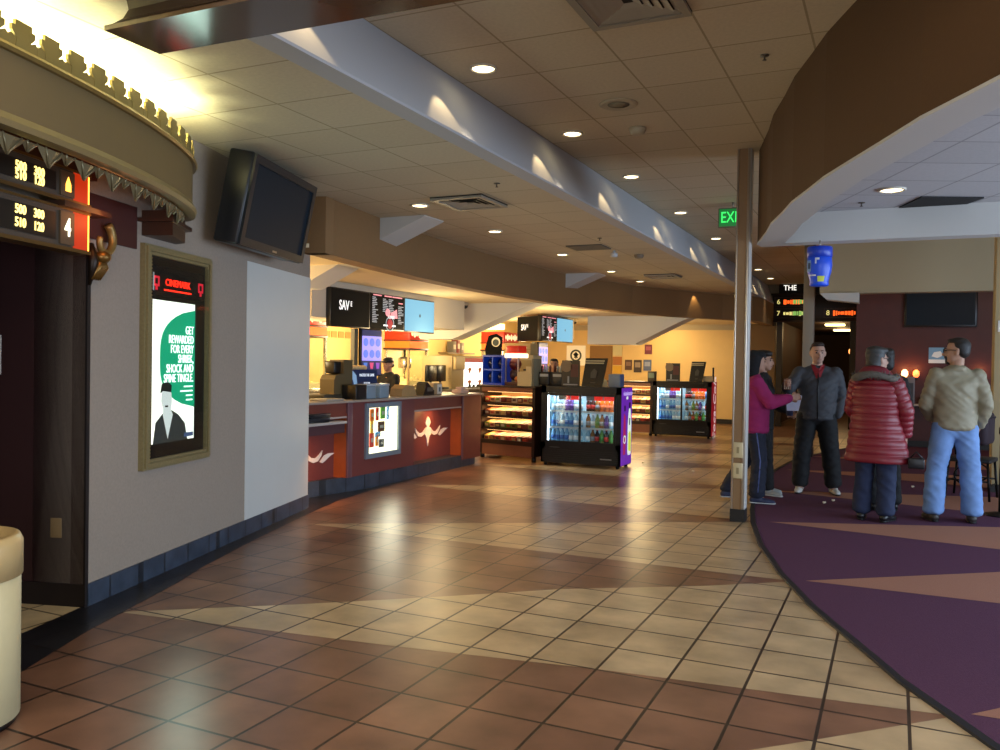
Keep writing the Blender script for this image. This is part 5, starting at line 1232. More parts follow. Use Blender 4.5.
def lounge():
    o = thing('television','large dark television high on the red brown lounge wall','television',(.76,18.2,2.67))
    b = MB(); b.bbox(-.62,.62,-.10,-.02,-.35,.35,.012); b.build('case', mat('tv case','#15171a',.35), o)
    b = MB(); b.box(-.58,.58,-.104,-.10,-.31,.31); b.build('screen', mat('tv screen blue','#10202c',.12), o)
    b = MB(); b.box(-.2,.2,-.02,0,-.15,.15); b.build('wall_mount', M_black, o)
    o = thing('wall_shelf','pale narrow shelf along the red brown lounge wall','shelf',(.75,18.2,.80))
    b = MB(); b.bbox(-.62,.7,-.28,0,0,.04,.008); b.build('board', mat('pale shelf','#b5a79c',.4), o)
    b = MB(); b.box(-.55,-.5,-.2,0,-.2,0); b.box(.55,.6,-.2,0,-.2,0); b.build('bracket', M_dkmetal, o)
    for i,(x,l) in enumerate(((.50,'white paper cup on the pale lounge shelf, nearer the grey napkin box'),(.66,'white paper cup on the pale lounge shelf beside the man in jeans'))):
        c = MB().lathe([(.045,0),(.055,.14),(.058,.145),(.05,.142),(.042,.02)],seg=16).build('paper_cup', mat('paper white','#d8d4cf',.5)); c.location=(x,18.05,.84); tag(c,l,'cup','cups on the lounge shelf')
    b = MB().bbox(-.07,.07,-.06,.06,0,.52,.008).build('napkin_tower', mat('tower grey','#77747a',.4)); b.location=(.28,18.05,.84); tag(b,'tall grey dispenser on the pale lounge shelf behind the red coat','dispenser')
    q = MB().box(-.045,.045,-.064,-.06,.1,.4).build('front_panel', mat('tower dark','#3b383d',.4), b)
    for i,(x,e,l) in enumerate(((.17,5,'brightest candle-like sconce on the red brown wall beside the black jacket'),(.37,2.2,'dim orange sconce next to the brightest one on the red brown wall'),(1.46,2.2,'small orange sconce on the red brown wall beyond the man in jeans'))):
        o = thing('wall_sconce',l,'sconce',(x,18.2,1.40),0,'sconces on the lounge wall')
        m = mat('sconce%d'%i,'#ffae6a',.5,emit='#ffb878' if i == 0 else '#ff7038',es=e)
        b = MB(); b.lathe([(.03,-.05),(.06,.0),(.055,.06),(.02,.1)],(0,-.09,0),14); b.build('shade', m, o)
        b = MB(); b.box(-.025,.025,-.04,0,-.1,.02); b.tube([(0,-.02,-.06),(0,-.09,-.06),(0,-.09,-.03)],.01); b.build('bracket', M_dkmetal, o)
        lamp('sconce_lamp','POINT',(x,18.02,1.5),1.6,(1,.4,.15),shadow_soft_size=.06)
    o = thing('picture','small pale blue and white picture on the red brown wall','picture',(.73,18.2,1.78))
    b = MB(); b.box(-.15,.15,-.02,0,-.15,.15); b.build('panel', mat('picture blue','#5c7f98',.5,emit='#5c7f98',es=.25), o)
    b = MB(); b.box(-.15,.15,-.024,-.02,-.15,-.08); b.extr((0,-.02,0),(1,0,0),(0,0,1),[(-.1,-.02),(.0,-.05),(.1,0),(.05,.08),(-.06,.06)],.004); b.build('white_shape', mat('picture white','#c4c9c6',.5,emit='#c4c9c6',es=.2), o)
    # wrought iron chair with a dark jacket, and a black stanchion
    def iron_chair(loc, rz, label):
        o = thing('iron_chair', label, 'chair', loc, rz)
        K = mat('wrought iron','#0b0b0c',.4,.5)
        b = MB(); b.bbox(-.24,.24,-.23,.23,.43,.475,.012); b.build('seat', mat('black seat','#101013',.6), o)
        for sx in (-1,1):
            for sy in (-1,1):
                b = MB(); b.tube([(sx*.21,sy*.2,.43),(sx*.23,sy*.23,.0)],.014); b.build('leg', K, o)
        b = MB(); b.tube([(-.22,.21,.45),(-.22,.25,.8),(-.18,.27,.98),(0,.28,1.03),(.18,.27,.98),(.22,.25,.8),(.22,.21,.45)],.014)
        for sx in (-1,1):
            pts = []
            for i in range(22):
                t = i/21; a = t*4.6; r = .10*(1-.6*t); pts.append((sx*(.10+r*math.cos(a)*.9),.25,.72+r*math.sin(a)*1.1))
            b.tube(pts,.010,6)
            b.tube([(sx*.02,.235,.47),(sx*.05,.25,.62),(sx*.2,.25,.72)],.010,6)
        b.build('backrest', K, o)
        b = MB(); b.tube([(-.22,-.21,.16),(.22,-.21,.16)],.01); b.tube([(-.22,.21,.2),(.22,.21,.2)],.01); b.tube([(-.22,-.21,.22),(-.22,.21,.22)],.01); b.tube([(.22,-.21,.22),(.22,.21,.22)],.01)
        for sx in (-1,1):
            pts = [(sx*.22,.0+.14*math.cos(a),.28+.11*math.sin(a)) for a in [PI*i/10 for i in range(21)]]; b.tube(pts,.01,6)
        b.build('stretcher', K, o)
        return o
    iron_chair((.84,11.3,.006), math.radians(75), 'black wrought iron chair with scroll back behind the man in jeans')
    iron_chair((1.32,10.6,.006), math.radians(-100), 'black wrought iron chair partly cut by the edge of the view')
    j = MB(); j.bbox(-.06,.08,-.24,.24,-.3,.08,.05); j.ell((.0,-.1,-.05),(.09,.16,.18),14,9); j = j.build('draped_jacket', mat('plum jacket','#2a1a24',.8,noise=.3,nscale=9)); j.location=(.96,11.36,.93); j.rotation_euler=(0,0,math.radians(75-90)); tag(j,'dark plum jacket draped over the wrought iron chair','jacket')
    q = MB().tube([(.07,-.2,.02),(.085,0,.04),(.07,.2,.02)],.02).build('collar', mat('plum dark','#1d1219',.8), j)
    o = thing('stanchion','black metal stanchion post at the edge of the view by the chair','stanchion',(1.02,10.05,.006))
    b = MB(); b.lathe([(.15,0),(.15,.015),(.05,.035),(.025,.04)],seg=24); b.build('base', M_black, o)
    b = MB(); b.tube([(0,0,.03),(0,0,.86)],.025,12); b.build('post', M_black, o)
    b = MB(); b.lathe([(.035,.84),(.038,.9),(.02,.93)],seg=14); b.build('cap', M_black, o)
    # hanging inflatable style cup sign
    o = thing('hanging_cup','bright blue cup-shaped sign hanging from the lounge header','sign',(-.66,8.38,2.265))
    B1 = mat('cup blue','#1746c4',.35,emit='#1746c4',es=.12); B2 = mat('cup deep blue','#0f35a8',.35,emit='#0f35a8',es=.1)
    b = MB(); b.lathe([(.075,0),(.085,.01),(.083,.04),(.088,.07),(.105,.13),(.112,.19),(.108,.26),(.10,.27)],seg=28); b.build('cup', B1, o)
    b = MB(); b.lathe([(.105,.265),(.112,.27),(.112,.355),(.105,.365),(.02,.367)],seg=28); b.build('lid', B2, o)
    b = MB(); b.tube([(0,0,.36),(0,0,.43)],.006); b.build('hook', M_alu, o)
    PW = mat('cup white','#d5dcea',.4)
    def ring_patch(a0,a1,z0,z1,m,name,r=.113):
        q = MB(); n = 8; vs=[]
        for i in range(n+1):
            a = a0+(a1-a0)*i/n
            for z in (z0,z1):
                rr = r*(.79 if z < .06 else (.95 if z < .12 else 1.0)); vs.append((rr*math.cos(a),rr*math.sin(a),z))
        q.add(vs,[(2*i,2*i+2,2*i+3,2*i+1) for i in range(n)]); q.build(name,m,o)
    ring_patch(-2.75,-2.2,.13,.235,mat('cup pale','#7fa8d8',.4),'pale_patch')
    ring_patch(-2.55,-2.25,.155,.21,mat('cup dark patch','#12406a',.4),'dark_patch',.1145)
    ring_patch(-1.85,-1.5,.235,.255,PW,'white_stripe'); ring_patch(-1.85,-1.72,.20,.255,PW,'white_stripe')
    ring_patch(-1.65,-1.05,.035,.085,mat('cup yellow','#d2dc5a',.4),'yellow_patch',.117)
    ring_patch(-2.35,-1.75,.085,.10,PW,'white_stripe',.118)
    # popcorn dropped on floor and carpet
    spots = [(-1.18,10.16,.006,'on the purple carpet by the sneakers of the person in black'),(-.68,9.9,.006,'on the purple carpet before the facing man, nearer piece'),(-.6,10.11,.006,'on the purple carpet before the facing man, farther piece'),(.23,11.84,.006,'on the carpet beyond the red coat'),(-2.56,11.9,.002,'on the tiles between the cooler and column'),(-3.45,12.5,.002,'on the tiles just past the purple-sided cooler')]
    for (x,y,z,l) in spots:
        q = MB(); q.ell((0,0,.012),.012,7,5); q.ell((.012,.005,.014),.010,7,5); q.ell((-.008,.01,.013),.009,7,5); q = q.build('popcorn_kernel', mat('dropped popcorn','#efe6cf',.7)); q.location=(x,y,z); tag(q,'white popcorn kernel '+l,'popcorn','dropped popcorn')
lounge()
# ------------------------------------------------------------------ people
from mathutils import noise
_ico = {}
def ico(n=2):
    if n not in _ico:
        bm = bmesh.new(); bmesh.ops.create_icosphere(bm, subdivisions=n, radius=1); _ico[n] = [v.co.copy() for v in bm.verts]; bm.free()
    return _ico[n]
def hull(bm, balls):
    vs = []
    for b in balls:
        c, r = Vector(b[0]), b[1]
        if not isinstance(r, (tuple, list)): r = (r, r, r)
        R = b[2] if len(b) > 2 else None
        for d in ico(4 if max(r) > .06 else (3 if max(r) > .03 else 2)):
            p = Vector((d.x*r[0], d.y*r[1], d.z*r[2]))
            if R: p = R @ p
            vs.append(bm.verts.new(c+p))
    res = bmesh.ops.convex_hull(bm, input=vs)
    dead = [g for g in set(res['geom_interior']+res['geom_unused']) if isinstance(g, bmesh.types.BMVert)]
    if dead: bmesh.ops.delete(bm, geom=dead, context='VERTS')
def vox(name, parts, m, parent, voxel=.011, smooth=5, fac=.5, folds=0, seed=0):
    bm = bmesh.new()
    for p in parts: hull(bm, p)
    bmesh.ops.recalc_face_normals(bm, faces=bm.faces[:])
    me = bpy.data.meshes.new(name+'_src'); bm.to_mesh(me); bm.free()
    t = bpy.data.objects.new('tmp', me); COL.objects.link(t)
    r = t.modifiers.new('r','REMESH'); r.mode = 'VOXEL'; r.voxel_size = voxel; r.use_smooth_shade = True
    s = t.modifiers.new('s','SMOOTH'); s.iterations = smooth; s.factor = fac
    out = bpy.data.meshes.new_from_object(t.evaluated_get(bpy.context.evaluated_depsgraph_get()))
    bpy.data.objects.remove(t)
    if folds:
        nr = [v.normal.copy() for v in out.vertices]
        for v, n in zip(out.vertices, nr):
            c = v.co; q = Vector((c.x*5+seed, c.y*5, c.z*12+c.x*9)); w = Vector((c.x*12, c.y*12+seed, c.z*26-c.x*12))
            v.co = c+n*folds*(1.0-2.2*abs(noise.noise(q))+.6*noise.noise(w))
    out.name = name; out.materials.clear(); out.materials.append(m)
    for p in out.polygons: p.use_smooth = True
    o = bpy.data.objects.new(name, out); COL.objects.link(o); o.parent = parent
    return o

SKIN = lambda c: mat('skin '+c, c, .55, noise=.06, nscale=20)
def mixv(a, b, t): return Vector(a).lerp(Vector(b), t)

def hand_parts(w, dirv, pn, curl=.9, s=1.0, spread=0.0):
    """palm + five fingers; w wrist, dirv hand direction, pn palm normal (fingers curl to it)"""
    d = Vector(dirv).normalized(); n = Vector(pn); n = (n-d*n.dot(d)).normalized(); x = d.cross(n)
    w = Vector(w); P = []
    P.append([(w,.026*s),(w+d*.03*s+x*.018*s,.017*s),(w+d*.03*s-x*.018*s,.017*s)])
    P.append([(w+d*.02*s+x*.02*s,.015*s),(w+d*.02*s-x*.02*s,.015*s),(w+d*.085*s+x*.032*s,.012*s),(w+d*.085*s-x*.032*s,.012*s)])
    for i, (k, L) in enumerate(((.033,.068),(.011,.078),(-.011,.073),(-.033,.056))):
        b = w+d*.085*s+x*k*s
        d1 = (d*math.cos(curl*.55)+n*math.sin(curl*.55)).normalized(); d2 = (d*math.cos(curl*1.5)+n*math.sin(curl*1.5)).normalized()
        m = b+d1*L*.52*s; e = m+d2*L*.5*s
        P.append([(b,.0095*s),(m,.009*s)]); P.append([(m,.009*s),(e,.0075*s)])
    t0 = w+d*.03*s+x*.024*s; t1 = t0+(d*.6+x*.65+n*.35).normalized()*.042*s; t2 = t1+(d*.85+n*.5).normalized()*.03*s
    P.append([(t0,.0125*s),(t1,.0105*s)]); P.append([(t1,.0105*s),(t2,.0085*s)])
    return P

def person(label, loc, rz, h=1.75, girth=1.0, J=None, skin='#b98f78', head=(0,0), jacket=None, trousers=None, shoes=None, hair=None, hand=None, coat=None, collar=None, stoop=0.0):
    """local frame: faces +y, own right hand on +x."""
    o = thing('person', label, 'person', loc, rz)
    k = h/1.75
    D = dict(pel=(0,0,.95), waist=(0,0,1.08), chest=(0,.0,1.27), neck=(0,-.01,1.46), head=(0,.015,1.63),
             shR=(.172,-.01,1.395), elR=(.235,-.04,1.13), wrR=(.23,.06,.89), shL=(-.172,-.01,1.395), elL=(-.235,-.04,1.13), wrL=(-.23,.06,.89),
             hipR=(.09,0,.92), knR=(.105,.02,.50), anR=(.115,-.02,.085), hipL=(-.09,0,.92), knL=(-.105,.02,.50), anL=(-.115,-.02,.085),
             toeR=None, toeL=None)
    if J: D.update(J)
    D = {a: (Vector(b)*k if b is not None else None) for a, b in D.items()}
    g = girth
    S = lambda r: r*k
    Rh = Matrix.Rotation(head[0],3,'Z') @ Matrix.Rotation(head[1],3,'X')
    hc = D['head']
    hs = k*1.07
    H = lambda x, y, z: hc+Rh @ Vector((x*hs, y*hs, z*hs))
    def e(c, r): return (c, tuple(v*hs for v in r), Rh)
    body = []
    # head
    body.append([e(H(0,-.012,.03),(.074,.088,.085)), e(H(0,.01,-.02),(.066,.078,.07))])
    body.append([e(H(0,.025,-.045),(.056,.058,.045)), e(H(0,.052,-.085),(.034,.03,.024)), e(H(0,.02,-.06),(.058,.05,.04))])
    body.append([(H(0,.085,.012),S(.009)),(H(0,.106,-.028),S(.013)),(H(.014,.09,-.034),S(.009)),(H(-.014,.09,-.034),S(.009))])
    body.append([(H(-.03,.083,.022),S(.011)),(H(.03,.083,.022),S(.011))])
    body.append([(H(-.02,.079,-.062),S(.009)),(H(.02,.079,-.062),S(.009)),(H(0,.087,-.06),S(.008))])
    for s in (-1,1):
        body.append([e(H(s*.076,-.008,-.005),(.009,.018,.03)), e(H(s*.083,-.018,.008),(.007,.012,.02))])
    body.append([(D['neck'],S(.06)),(H(0,-.02,-.07),S(.052))])
    # torso
    body.append([(D['pel'],(S(.15*g),S(.105*g),S(.09))),(D['waist'],(S(.135*g),S(.098*g),S(.07)))])
    body.append([(D['waist'],(S(.135*g),S(.098*g),S(.07))),(D['chest'],(S(.16*g),S(.108*g),S(.10)))])
    body.append([(D['chest'],(S(.155*g),S(.105*g),S(.09))),(D['shR']+(D['shL']-D['shR'])*.12,S(.055)),(D['shL']+(D['shR']-D['shL'])*.12,S(.055)),(D['neck']-Z_*.02*k,S(.06))])
    for s in 'RL':
        body.append([(D['sh'+s],S(.056)),(D['el'+s],S(.041))]); body.append([(D['el'+s],S(.041)),(D['wr'+s],S(.028))])
        hd = hand.get(s) if hand else None
        if hd == 'pocket': pass
        else:
            dv = (D['wr'+s]-D['el'+s]).normalized(); pn = Vector((-1 if s == 'R' else 1,.3,0)); cu = .55
            if hd: dv = Vector(hd[0]); pn = Vector(hd[1]); cu = hd[2]
            body += hand_parts(D['wr'+s], dv, pn, cu, k*1.02)
        body.append([(D['hip'+s],S(.088)),(D['kn'+s],S(.058))]); body.append([(D['kn'+s],S(.058)),(D['an'+s],S(.042))])
        body.append([(D['an'+s],S(.042)),(D['an'+s]+Vector((0,.08*k,-.05*k)),S(.03))])
    b = vox('body', body, SKIN(skin), o, .0085, 3)
    # eyes, brows and mouth
    ey = MB()
    for s in (-1,1): ey.ell(H(s*.03,.079,.008),(S(.011),S(.008),S(.0075)),10,6)
    ey.build('eyes', mat('eye dark','#1a1512',.2), o)
    br = MB()
    for s in (-1,1): br.tube([H(s*.016,.092,.028),H(s*.032,.09,.033),H(s*.048,.078,.027)],S(.0045),6)
    br.build('eyebrows', hair['m'] if hair else M_black, o)
    mo = MB(); mo.tube([H(-.024,.083,-.059),H(0,.0945,-.0575),H(.024,.083,-.059)],S(.0042),6); mo.build('lips', mat('lip','#8a5348',.5), o)
    if trousers:
        T = []; r0, r1, r2 = trousers.get('r',(.105,.085,.08))
        T.append([(D['pel'],(S(.165*g),S(.118*g),S(.08))),(D['hipR']-Z_*.02,S(r0*1.02)),(D['hipL']-Z_*.02,S(r0*1.02))])
        for s in 'RL':
            kn = D['kn'+s]; an = D['an'+s]
            T.append([(D['hip'+s]-Z_*.02,S(r0)),(kn,S(r1))]); T.append([(kn,S(r1)),(mixv(kn,an,.55),S((r1+r2)/2*.97)),(an+Z_*.02*k,(S(r2),S(r2*1.08),S(.045)))])
            # creases
            for t, rr in ((.15,1.03),(-.12,1.04)): T.append([(mixv(kn,D['hip'+s],t)+Vector((0,-.006,0)),(S(r1*rr),S(r1*rr),S(.018)))] )
        vox('trousers', T, trousers['m'], o, .0105, 6, folds=.007, seed=loc[1]*7)
        if trousers.get('stripe'):
            st = MB()
            for s, sx in (('R',1),('L',-1)):
                st.tube([D['hip'+s]+Vector((sx*S(r0*.98),0,-.08)),D['kn'+s]+Vector((sx*S(r1*.99),0,0)),D['an'+s]+Vector((sx*S(r2*.98),0,.05))],S(.009),6)
            st.build('side_stripe', trousers['stripe'], o)
    if shoes:
        for s, sx in (('R',1),('L',-1)):
            an = D['an'+s]; tv = D['toe'+s]
            fd = (Vector((tv.x-an.x,tv.y-an.y,0)).normalized() if tv is not None else Vector((sx*.18,1,0)).normalized())
            z0 = an.z-.085*k
            base = Vector((an.x,an.y,z0))
            P = [[(base-fd*.04*k+Z_*.045*k,S(.043)),(base+fd*.03*k+Z_*.05*k,S(.045)),(an,S(.047))],
                 [(base-fd*.045*k+Z_*.035*k,S(.036)),(base+fd*.11*k+Z_*.034*k,(S(.046),S(.046),S(.034))),(base+fd*.17*k+Z_*.028*k,(S(.036),S(.036),S(.026)))]]
            sh = vox('shoe', P, shoes['m'], o, .009, 4)
            so = vox('sole', [[(base-fd*.05*k+Z_*.012*k,(S(.04),S(.04),S(.012))),(base+fd*.11*k+Z_*.012*k,(S(.05),S(.05),S(.012))),(base+fd*.18*k+Z_*.012*k,(S(.036),S(.036),S(.012)))]], shoes.get('sole',M_black), sh, .008, 2)
    if jacket:
        hz = jacket.get('hem', .86)*k; q = jacket.get('pad', .03); 
        T = []
        hemc = Vector((D['pel'].x,D['pel'].y,hz))
        T.append([(hemc,(S(.165*g+q*.75),S(.115*g+q*.8),S(.03))),(D['waist'],(S(.15*g+q),S(.11*g+q),S(.07)))])
        T.append([(D['waist'],(S(.15*g+q),S(.11*g+q),S(.07))),(D['chest'],(S(.165*g+q),S(.112*g+q),S(.10)))])
        T.append([(D['chest'],(S(.155*g+q),S(.11*g+q),S(.08))),(D['shR']-Z_*.01,S(.058+q*.4)),(D['shL']-Z_*.01,S(.058+q*.4))]); T.append([(D['shR']*.75+D['shL']*.25,S(.06+q*.4)),(D['shL']*.75+D['shR']*.25,S(.06+q*.4)),(D['neck']-Z_*.01*k,S(.07))])
        for s in 'RL':
            T.append([(D['sh'+s],S(.062+q*.4)),(D['el'+s],S(.052+q*.35))])
            wr = mixv(D['el'+s],D['wr'+s],.95); T.append([(D['el'+s],S(.052+q*.35)),(mixv(D['el'+s],wr,.6),S(.05+q*.25)),(wr,S(.038+q*.15))])
            # elbow and cuff folds
            for t in (.3,.62): 
                c = mixv(D['sh'+s],D['el'+s],t); T.append([(c,(S(.055+q*.38),S(.055+q*.36),S(.02)))])
            c = mixv(D['el'+s],wr,.93); T.append([(c,S(.042+q*.2))])
        # hem band and collar
        T.append([(hemc+Z_*.01,(S(.165*g+q*.9),S(.118*g+q*.9),S(.022)))])
        T.append([(D['neck']+Z_*.01*k+Vector((0,-.01,0)),(S(.082),S(.082),S(.03)))])
        j = vox('jacket', T, jacket['m'], o, .0105, 5, folds=jacket.get('folds',.006), seed=loc[0]*9)
        if jacket.get('zip'):
            zb = MB(); pts = []
            fy = lambda z: None
            front = [(D['neck']+Vector((0,.085*k,-.03*k))), D['chest']+Vector((0,(.112*g+q)*k+.004,.03)), D['chest']+Vector((0,(.112*g+q)*k+.006,-.06)), D['waist']+Vector((0,(.11*g+q)*k+.006,0)), hemc+Vector((0,(.115*g+q*.85)*k+.006,0))]
            zb.tube(front,S(.006),6); zb.build('zip', jacket['zip'], j)
        if jacket.get('hood'):
            hc2 = D['neck']; hp = [[(hc2+Vector((0,-.06*k,.0)),(S(.13),S(.085),S(.05))),(hc2+Vector((0,-.075*k,.05*k)),(S(.11),S(.06),S(.04)))]]
            vox('hood', hp, jacket['hood'], j, .011, 4)
    if collar:
        c = MB(); 
        for s in (-1,1):
            c.add([D['neck']+Vector((s*.075*k,.03*k,.05*k)),D['neck']+Vector((s*.065*k,.085*k,-.005*k)),D['neck']+Vector((s*.02*k,.135*k,-.11*k)),D['neck']+Vector((0,.118*k,-.05*k)),D['neck']+Vector((s*.03*k,.075*k,.03*k))],[(0,1,2,3,4)] if s > 0 else [(4,3,2,1,0)])
        c.add([D['neck']+Vector((-.06*k,.085*k,.0)),D['neck']+Vector((.06*k,.085*k,.0)),D['neck']+Vector((.015*k,.142*k,-.15*k)),D['neck']+Vector((-.015*k,.142*k,-.15*k))],[(0,3,2,1)])
        c.build('shirt_collar', collar, o, fix=False)
    if hair:
        P = []
        st = hair.get('style','short')
        if st == 'short':
            P.append([e(H(0,-.036,.05),(.079,.080,.072)), e(H(0,-.054,.0),(.076,.056,.06))])
            P.append([e(H(0,.018,.095),(.06,.055,.024)), e(H(0,-.02,.092),(.07,.07,.033))])
        elif st == 'bob':
            P.append([e(H(0,-.03,.045),(.086,.088,.08)), e(H(0,-.05,-.06),(.074,.055,.05))])
            P.append([e(H(0,.03,.085),(.075,.06,.036)), e(H(0,-.03,.09),(.08,.08,.04))])
        elif st == 'long':
            P.append([e(H(0,-.03,.045),(.092,.092,.088)), e(H(0,-.055,-.13),(.098,.07,.07))])
            P.append([e(H(0,.03,.085),(.078,.06,.036)), e(H(0,-.03,.09),(.082,.08,.04))])
        elif st == 'cap':
            P.append([e(H(0,-.01,.06),(.086,.10,.065))]); P.append([e(H(0,.12,.045),(.06,.05,.012))])
            P.append([e(H(0,-.05,-.01),(.078,.055,.05))])
        hm = vox('hair', P, hair['m'], o, .0085, 3, folds=.004, seed=loc[0]*31)
        if hair.get('goatee'):
            vox('beard', [[e(H(0,.062,-.095),(.03,.026,.022)), e(H(0,.07,-.075),(.026,.02,.012))],[e(H(-.03,.075,-.06),(.008,.01,.02)), e(H(-.02,.09,-.047),(.008,.006,.006)), e(H(.02,.09,-.047),(.008,.006,.006)), e(H(.03,.075,-.06),(.008,.01,.02))]], hair['m'], o, .006, 2)
        if hair.get('glasses'):
            gl = MB()
            for s in (-1,1):
                cpt = H(s*.034,.098,.008); pts = []
                for i in range(13):
                    a = 2*PI*i/12; pts.append(cpt+Rh @ Vector((.026*k*math.cos(a),0,.018*k*math.sin(a))))
                gl.tube(pts,S(.0028),6); gl.tube([H(s*.06,.092,.012),H(s*.08,.03,.014),H(s*.083,-.02,.008)],S(.003),6)
            gl.tube([H(-.009,.1,.01),H(.009,.1,.01)],S(.0028),6); gl.build('glasses', M_black, o)
    o['_J'] = 0; del o['_J']
    return o, D, H, k

def puffer(o, D, k, m, m_fur, m_hood):
    """long quilted coat hanging from the shoulders, built in scalloped rolls"""
    mb = MB(); N = 40; rows = 96; zt, zb = 1.47*k, .60*k
    vs = []
    for i in range(rows+1):
        t = i/rows; z = zt+(zb-zt)*t
        # base radii along the height
        def ip(tab):
            for (a, va), (b, vb) in zip(tab, tab[1:]):
                if a <= t <= b: return va+(vb-va)*(t-a)/(b-a)
            return tab[-1][1]
        rx = ip([(0,.085),(.05,.175),(.12,.225),(.3,.225),(.5,.225),(.75,.262),(1,.292)])*k
        ry = ip([(0,.08),(.05,.12),(.12,.15),(.3,.165),(.5,.175),(.75,.195),(1,.215)])*k
        sc = .013*abs(math.sin(PI*t*11))**.6 if t > .05 else 0
        for j in range(N):
            a = 2*PI*j/N; wob = 1+.02*math.sin(3*a+9*t)+.012*math.sin(7*a+4*t)
            xx = (rx+sc)*math.cos(a)*wob+.05*k*max(0,t-.5)*(1 if math.cos(a) > 0 else .2); vs.append((xx,(ry+sc)*math.sin(a)*wob,z))
    fs = [(i*N+j,i*N+(j+1)%N,(i+1)*N+(j+1)%N,(i+1)*N+j) for i in range(rows) for j in range(N)]
    fs.append(tuple(range(N))); fs.append(tuple(rows*N+j for j in range(N-1,-1,-1)))
    mb.add(vs,fs,0,True)
    c = mb.build('coat', m, o)
    for s in 'RL':
        P = [D['sh'+s]*1.0,D['el'+s],mixv(D['el'+s],D['wr'+s],.98)]; pts = []; rs = []
        n = 60
        for i in range(n+1):
            t = i/n*2; q = P[0].lerp(P[1],t) if t <= 1 else P[1].lerp(P[2],t-1); pts.append(q)
            rs.append((.088-.028*(i/n)+.010*abs(math.sin(PI*i/n*9))**.6)*k)
        q = MB(); q.tube(pts,rs,18); q.ell(P[0]-Z_*.0,.088*k,14,9); q.build('sleeve', m, c)
    hz = D['neck']
    vox('hood', [[(hz+Vector((0,-.07*k,.02*k)),(.17*k,.11*k,.06*k)),(hz+Vector((0,-.095*k,.065*k)),(.13*k,.07*k,.05*k))],[(hz+Vector((0,-.02*k,.0)),(.13*k,.11*k,.05*k))]], m_hood, c, .012, 5)
    f = MB(); pts = []
    for i in range(25):
        a = 2*PI*i/24; pts.append(hz+Vector((.195*k*math.cos(a),-.045*k+.135*k*math.sin(a),-.01*k+.012*math.sin(3*a)-.02*math.sin(a))))
    random.seed(2); f.tube(pts,[(.036+random.uniform(-.005,.006))*k for _ in pts],10)
    for i in range(160):
        a = random.uniform(0,2*PI); r = .036*k; b = random.uniform(0,2*PI)
        cc = hz+Vector((.195*k*math.cos(a),-.045*k+.135*k*math.sin(a),-.01*k-.02*math.sin(a))); dr = Vector((math.cos(a)*math.cos(b),math.sin(a)*math.cos(b),math.sin(b)))
        f.tube([cc+dr*r*.7,cc+dr*(r+.02)+Vector((0,0,.004))],[.005,.001],4)
    f.build('fur_trim', m_fur, c)
    return c

def face_to(dx, dy): return math.atan2(dy, dx)-PI/2

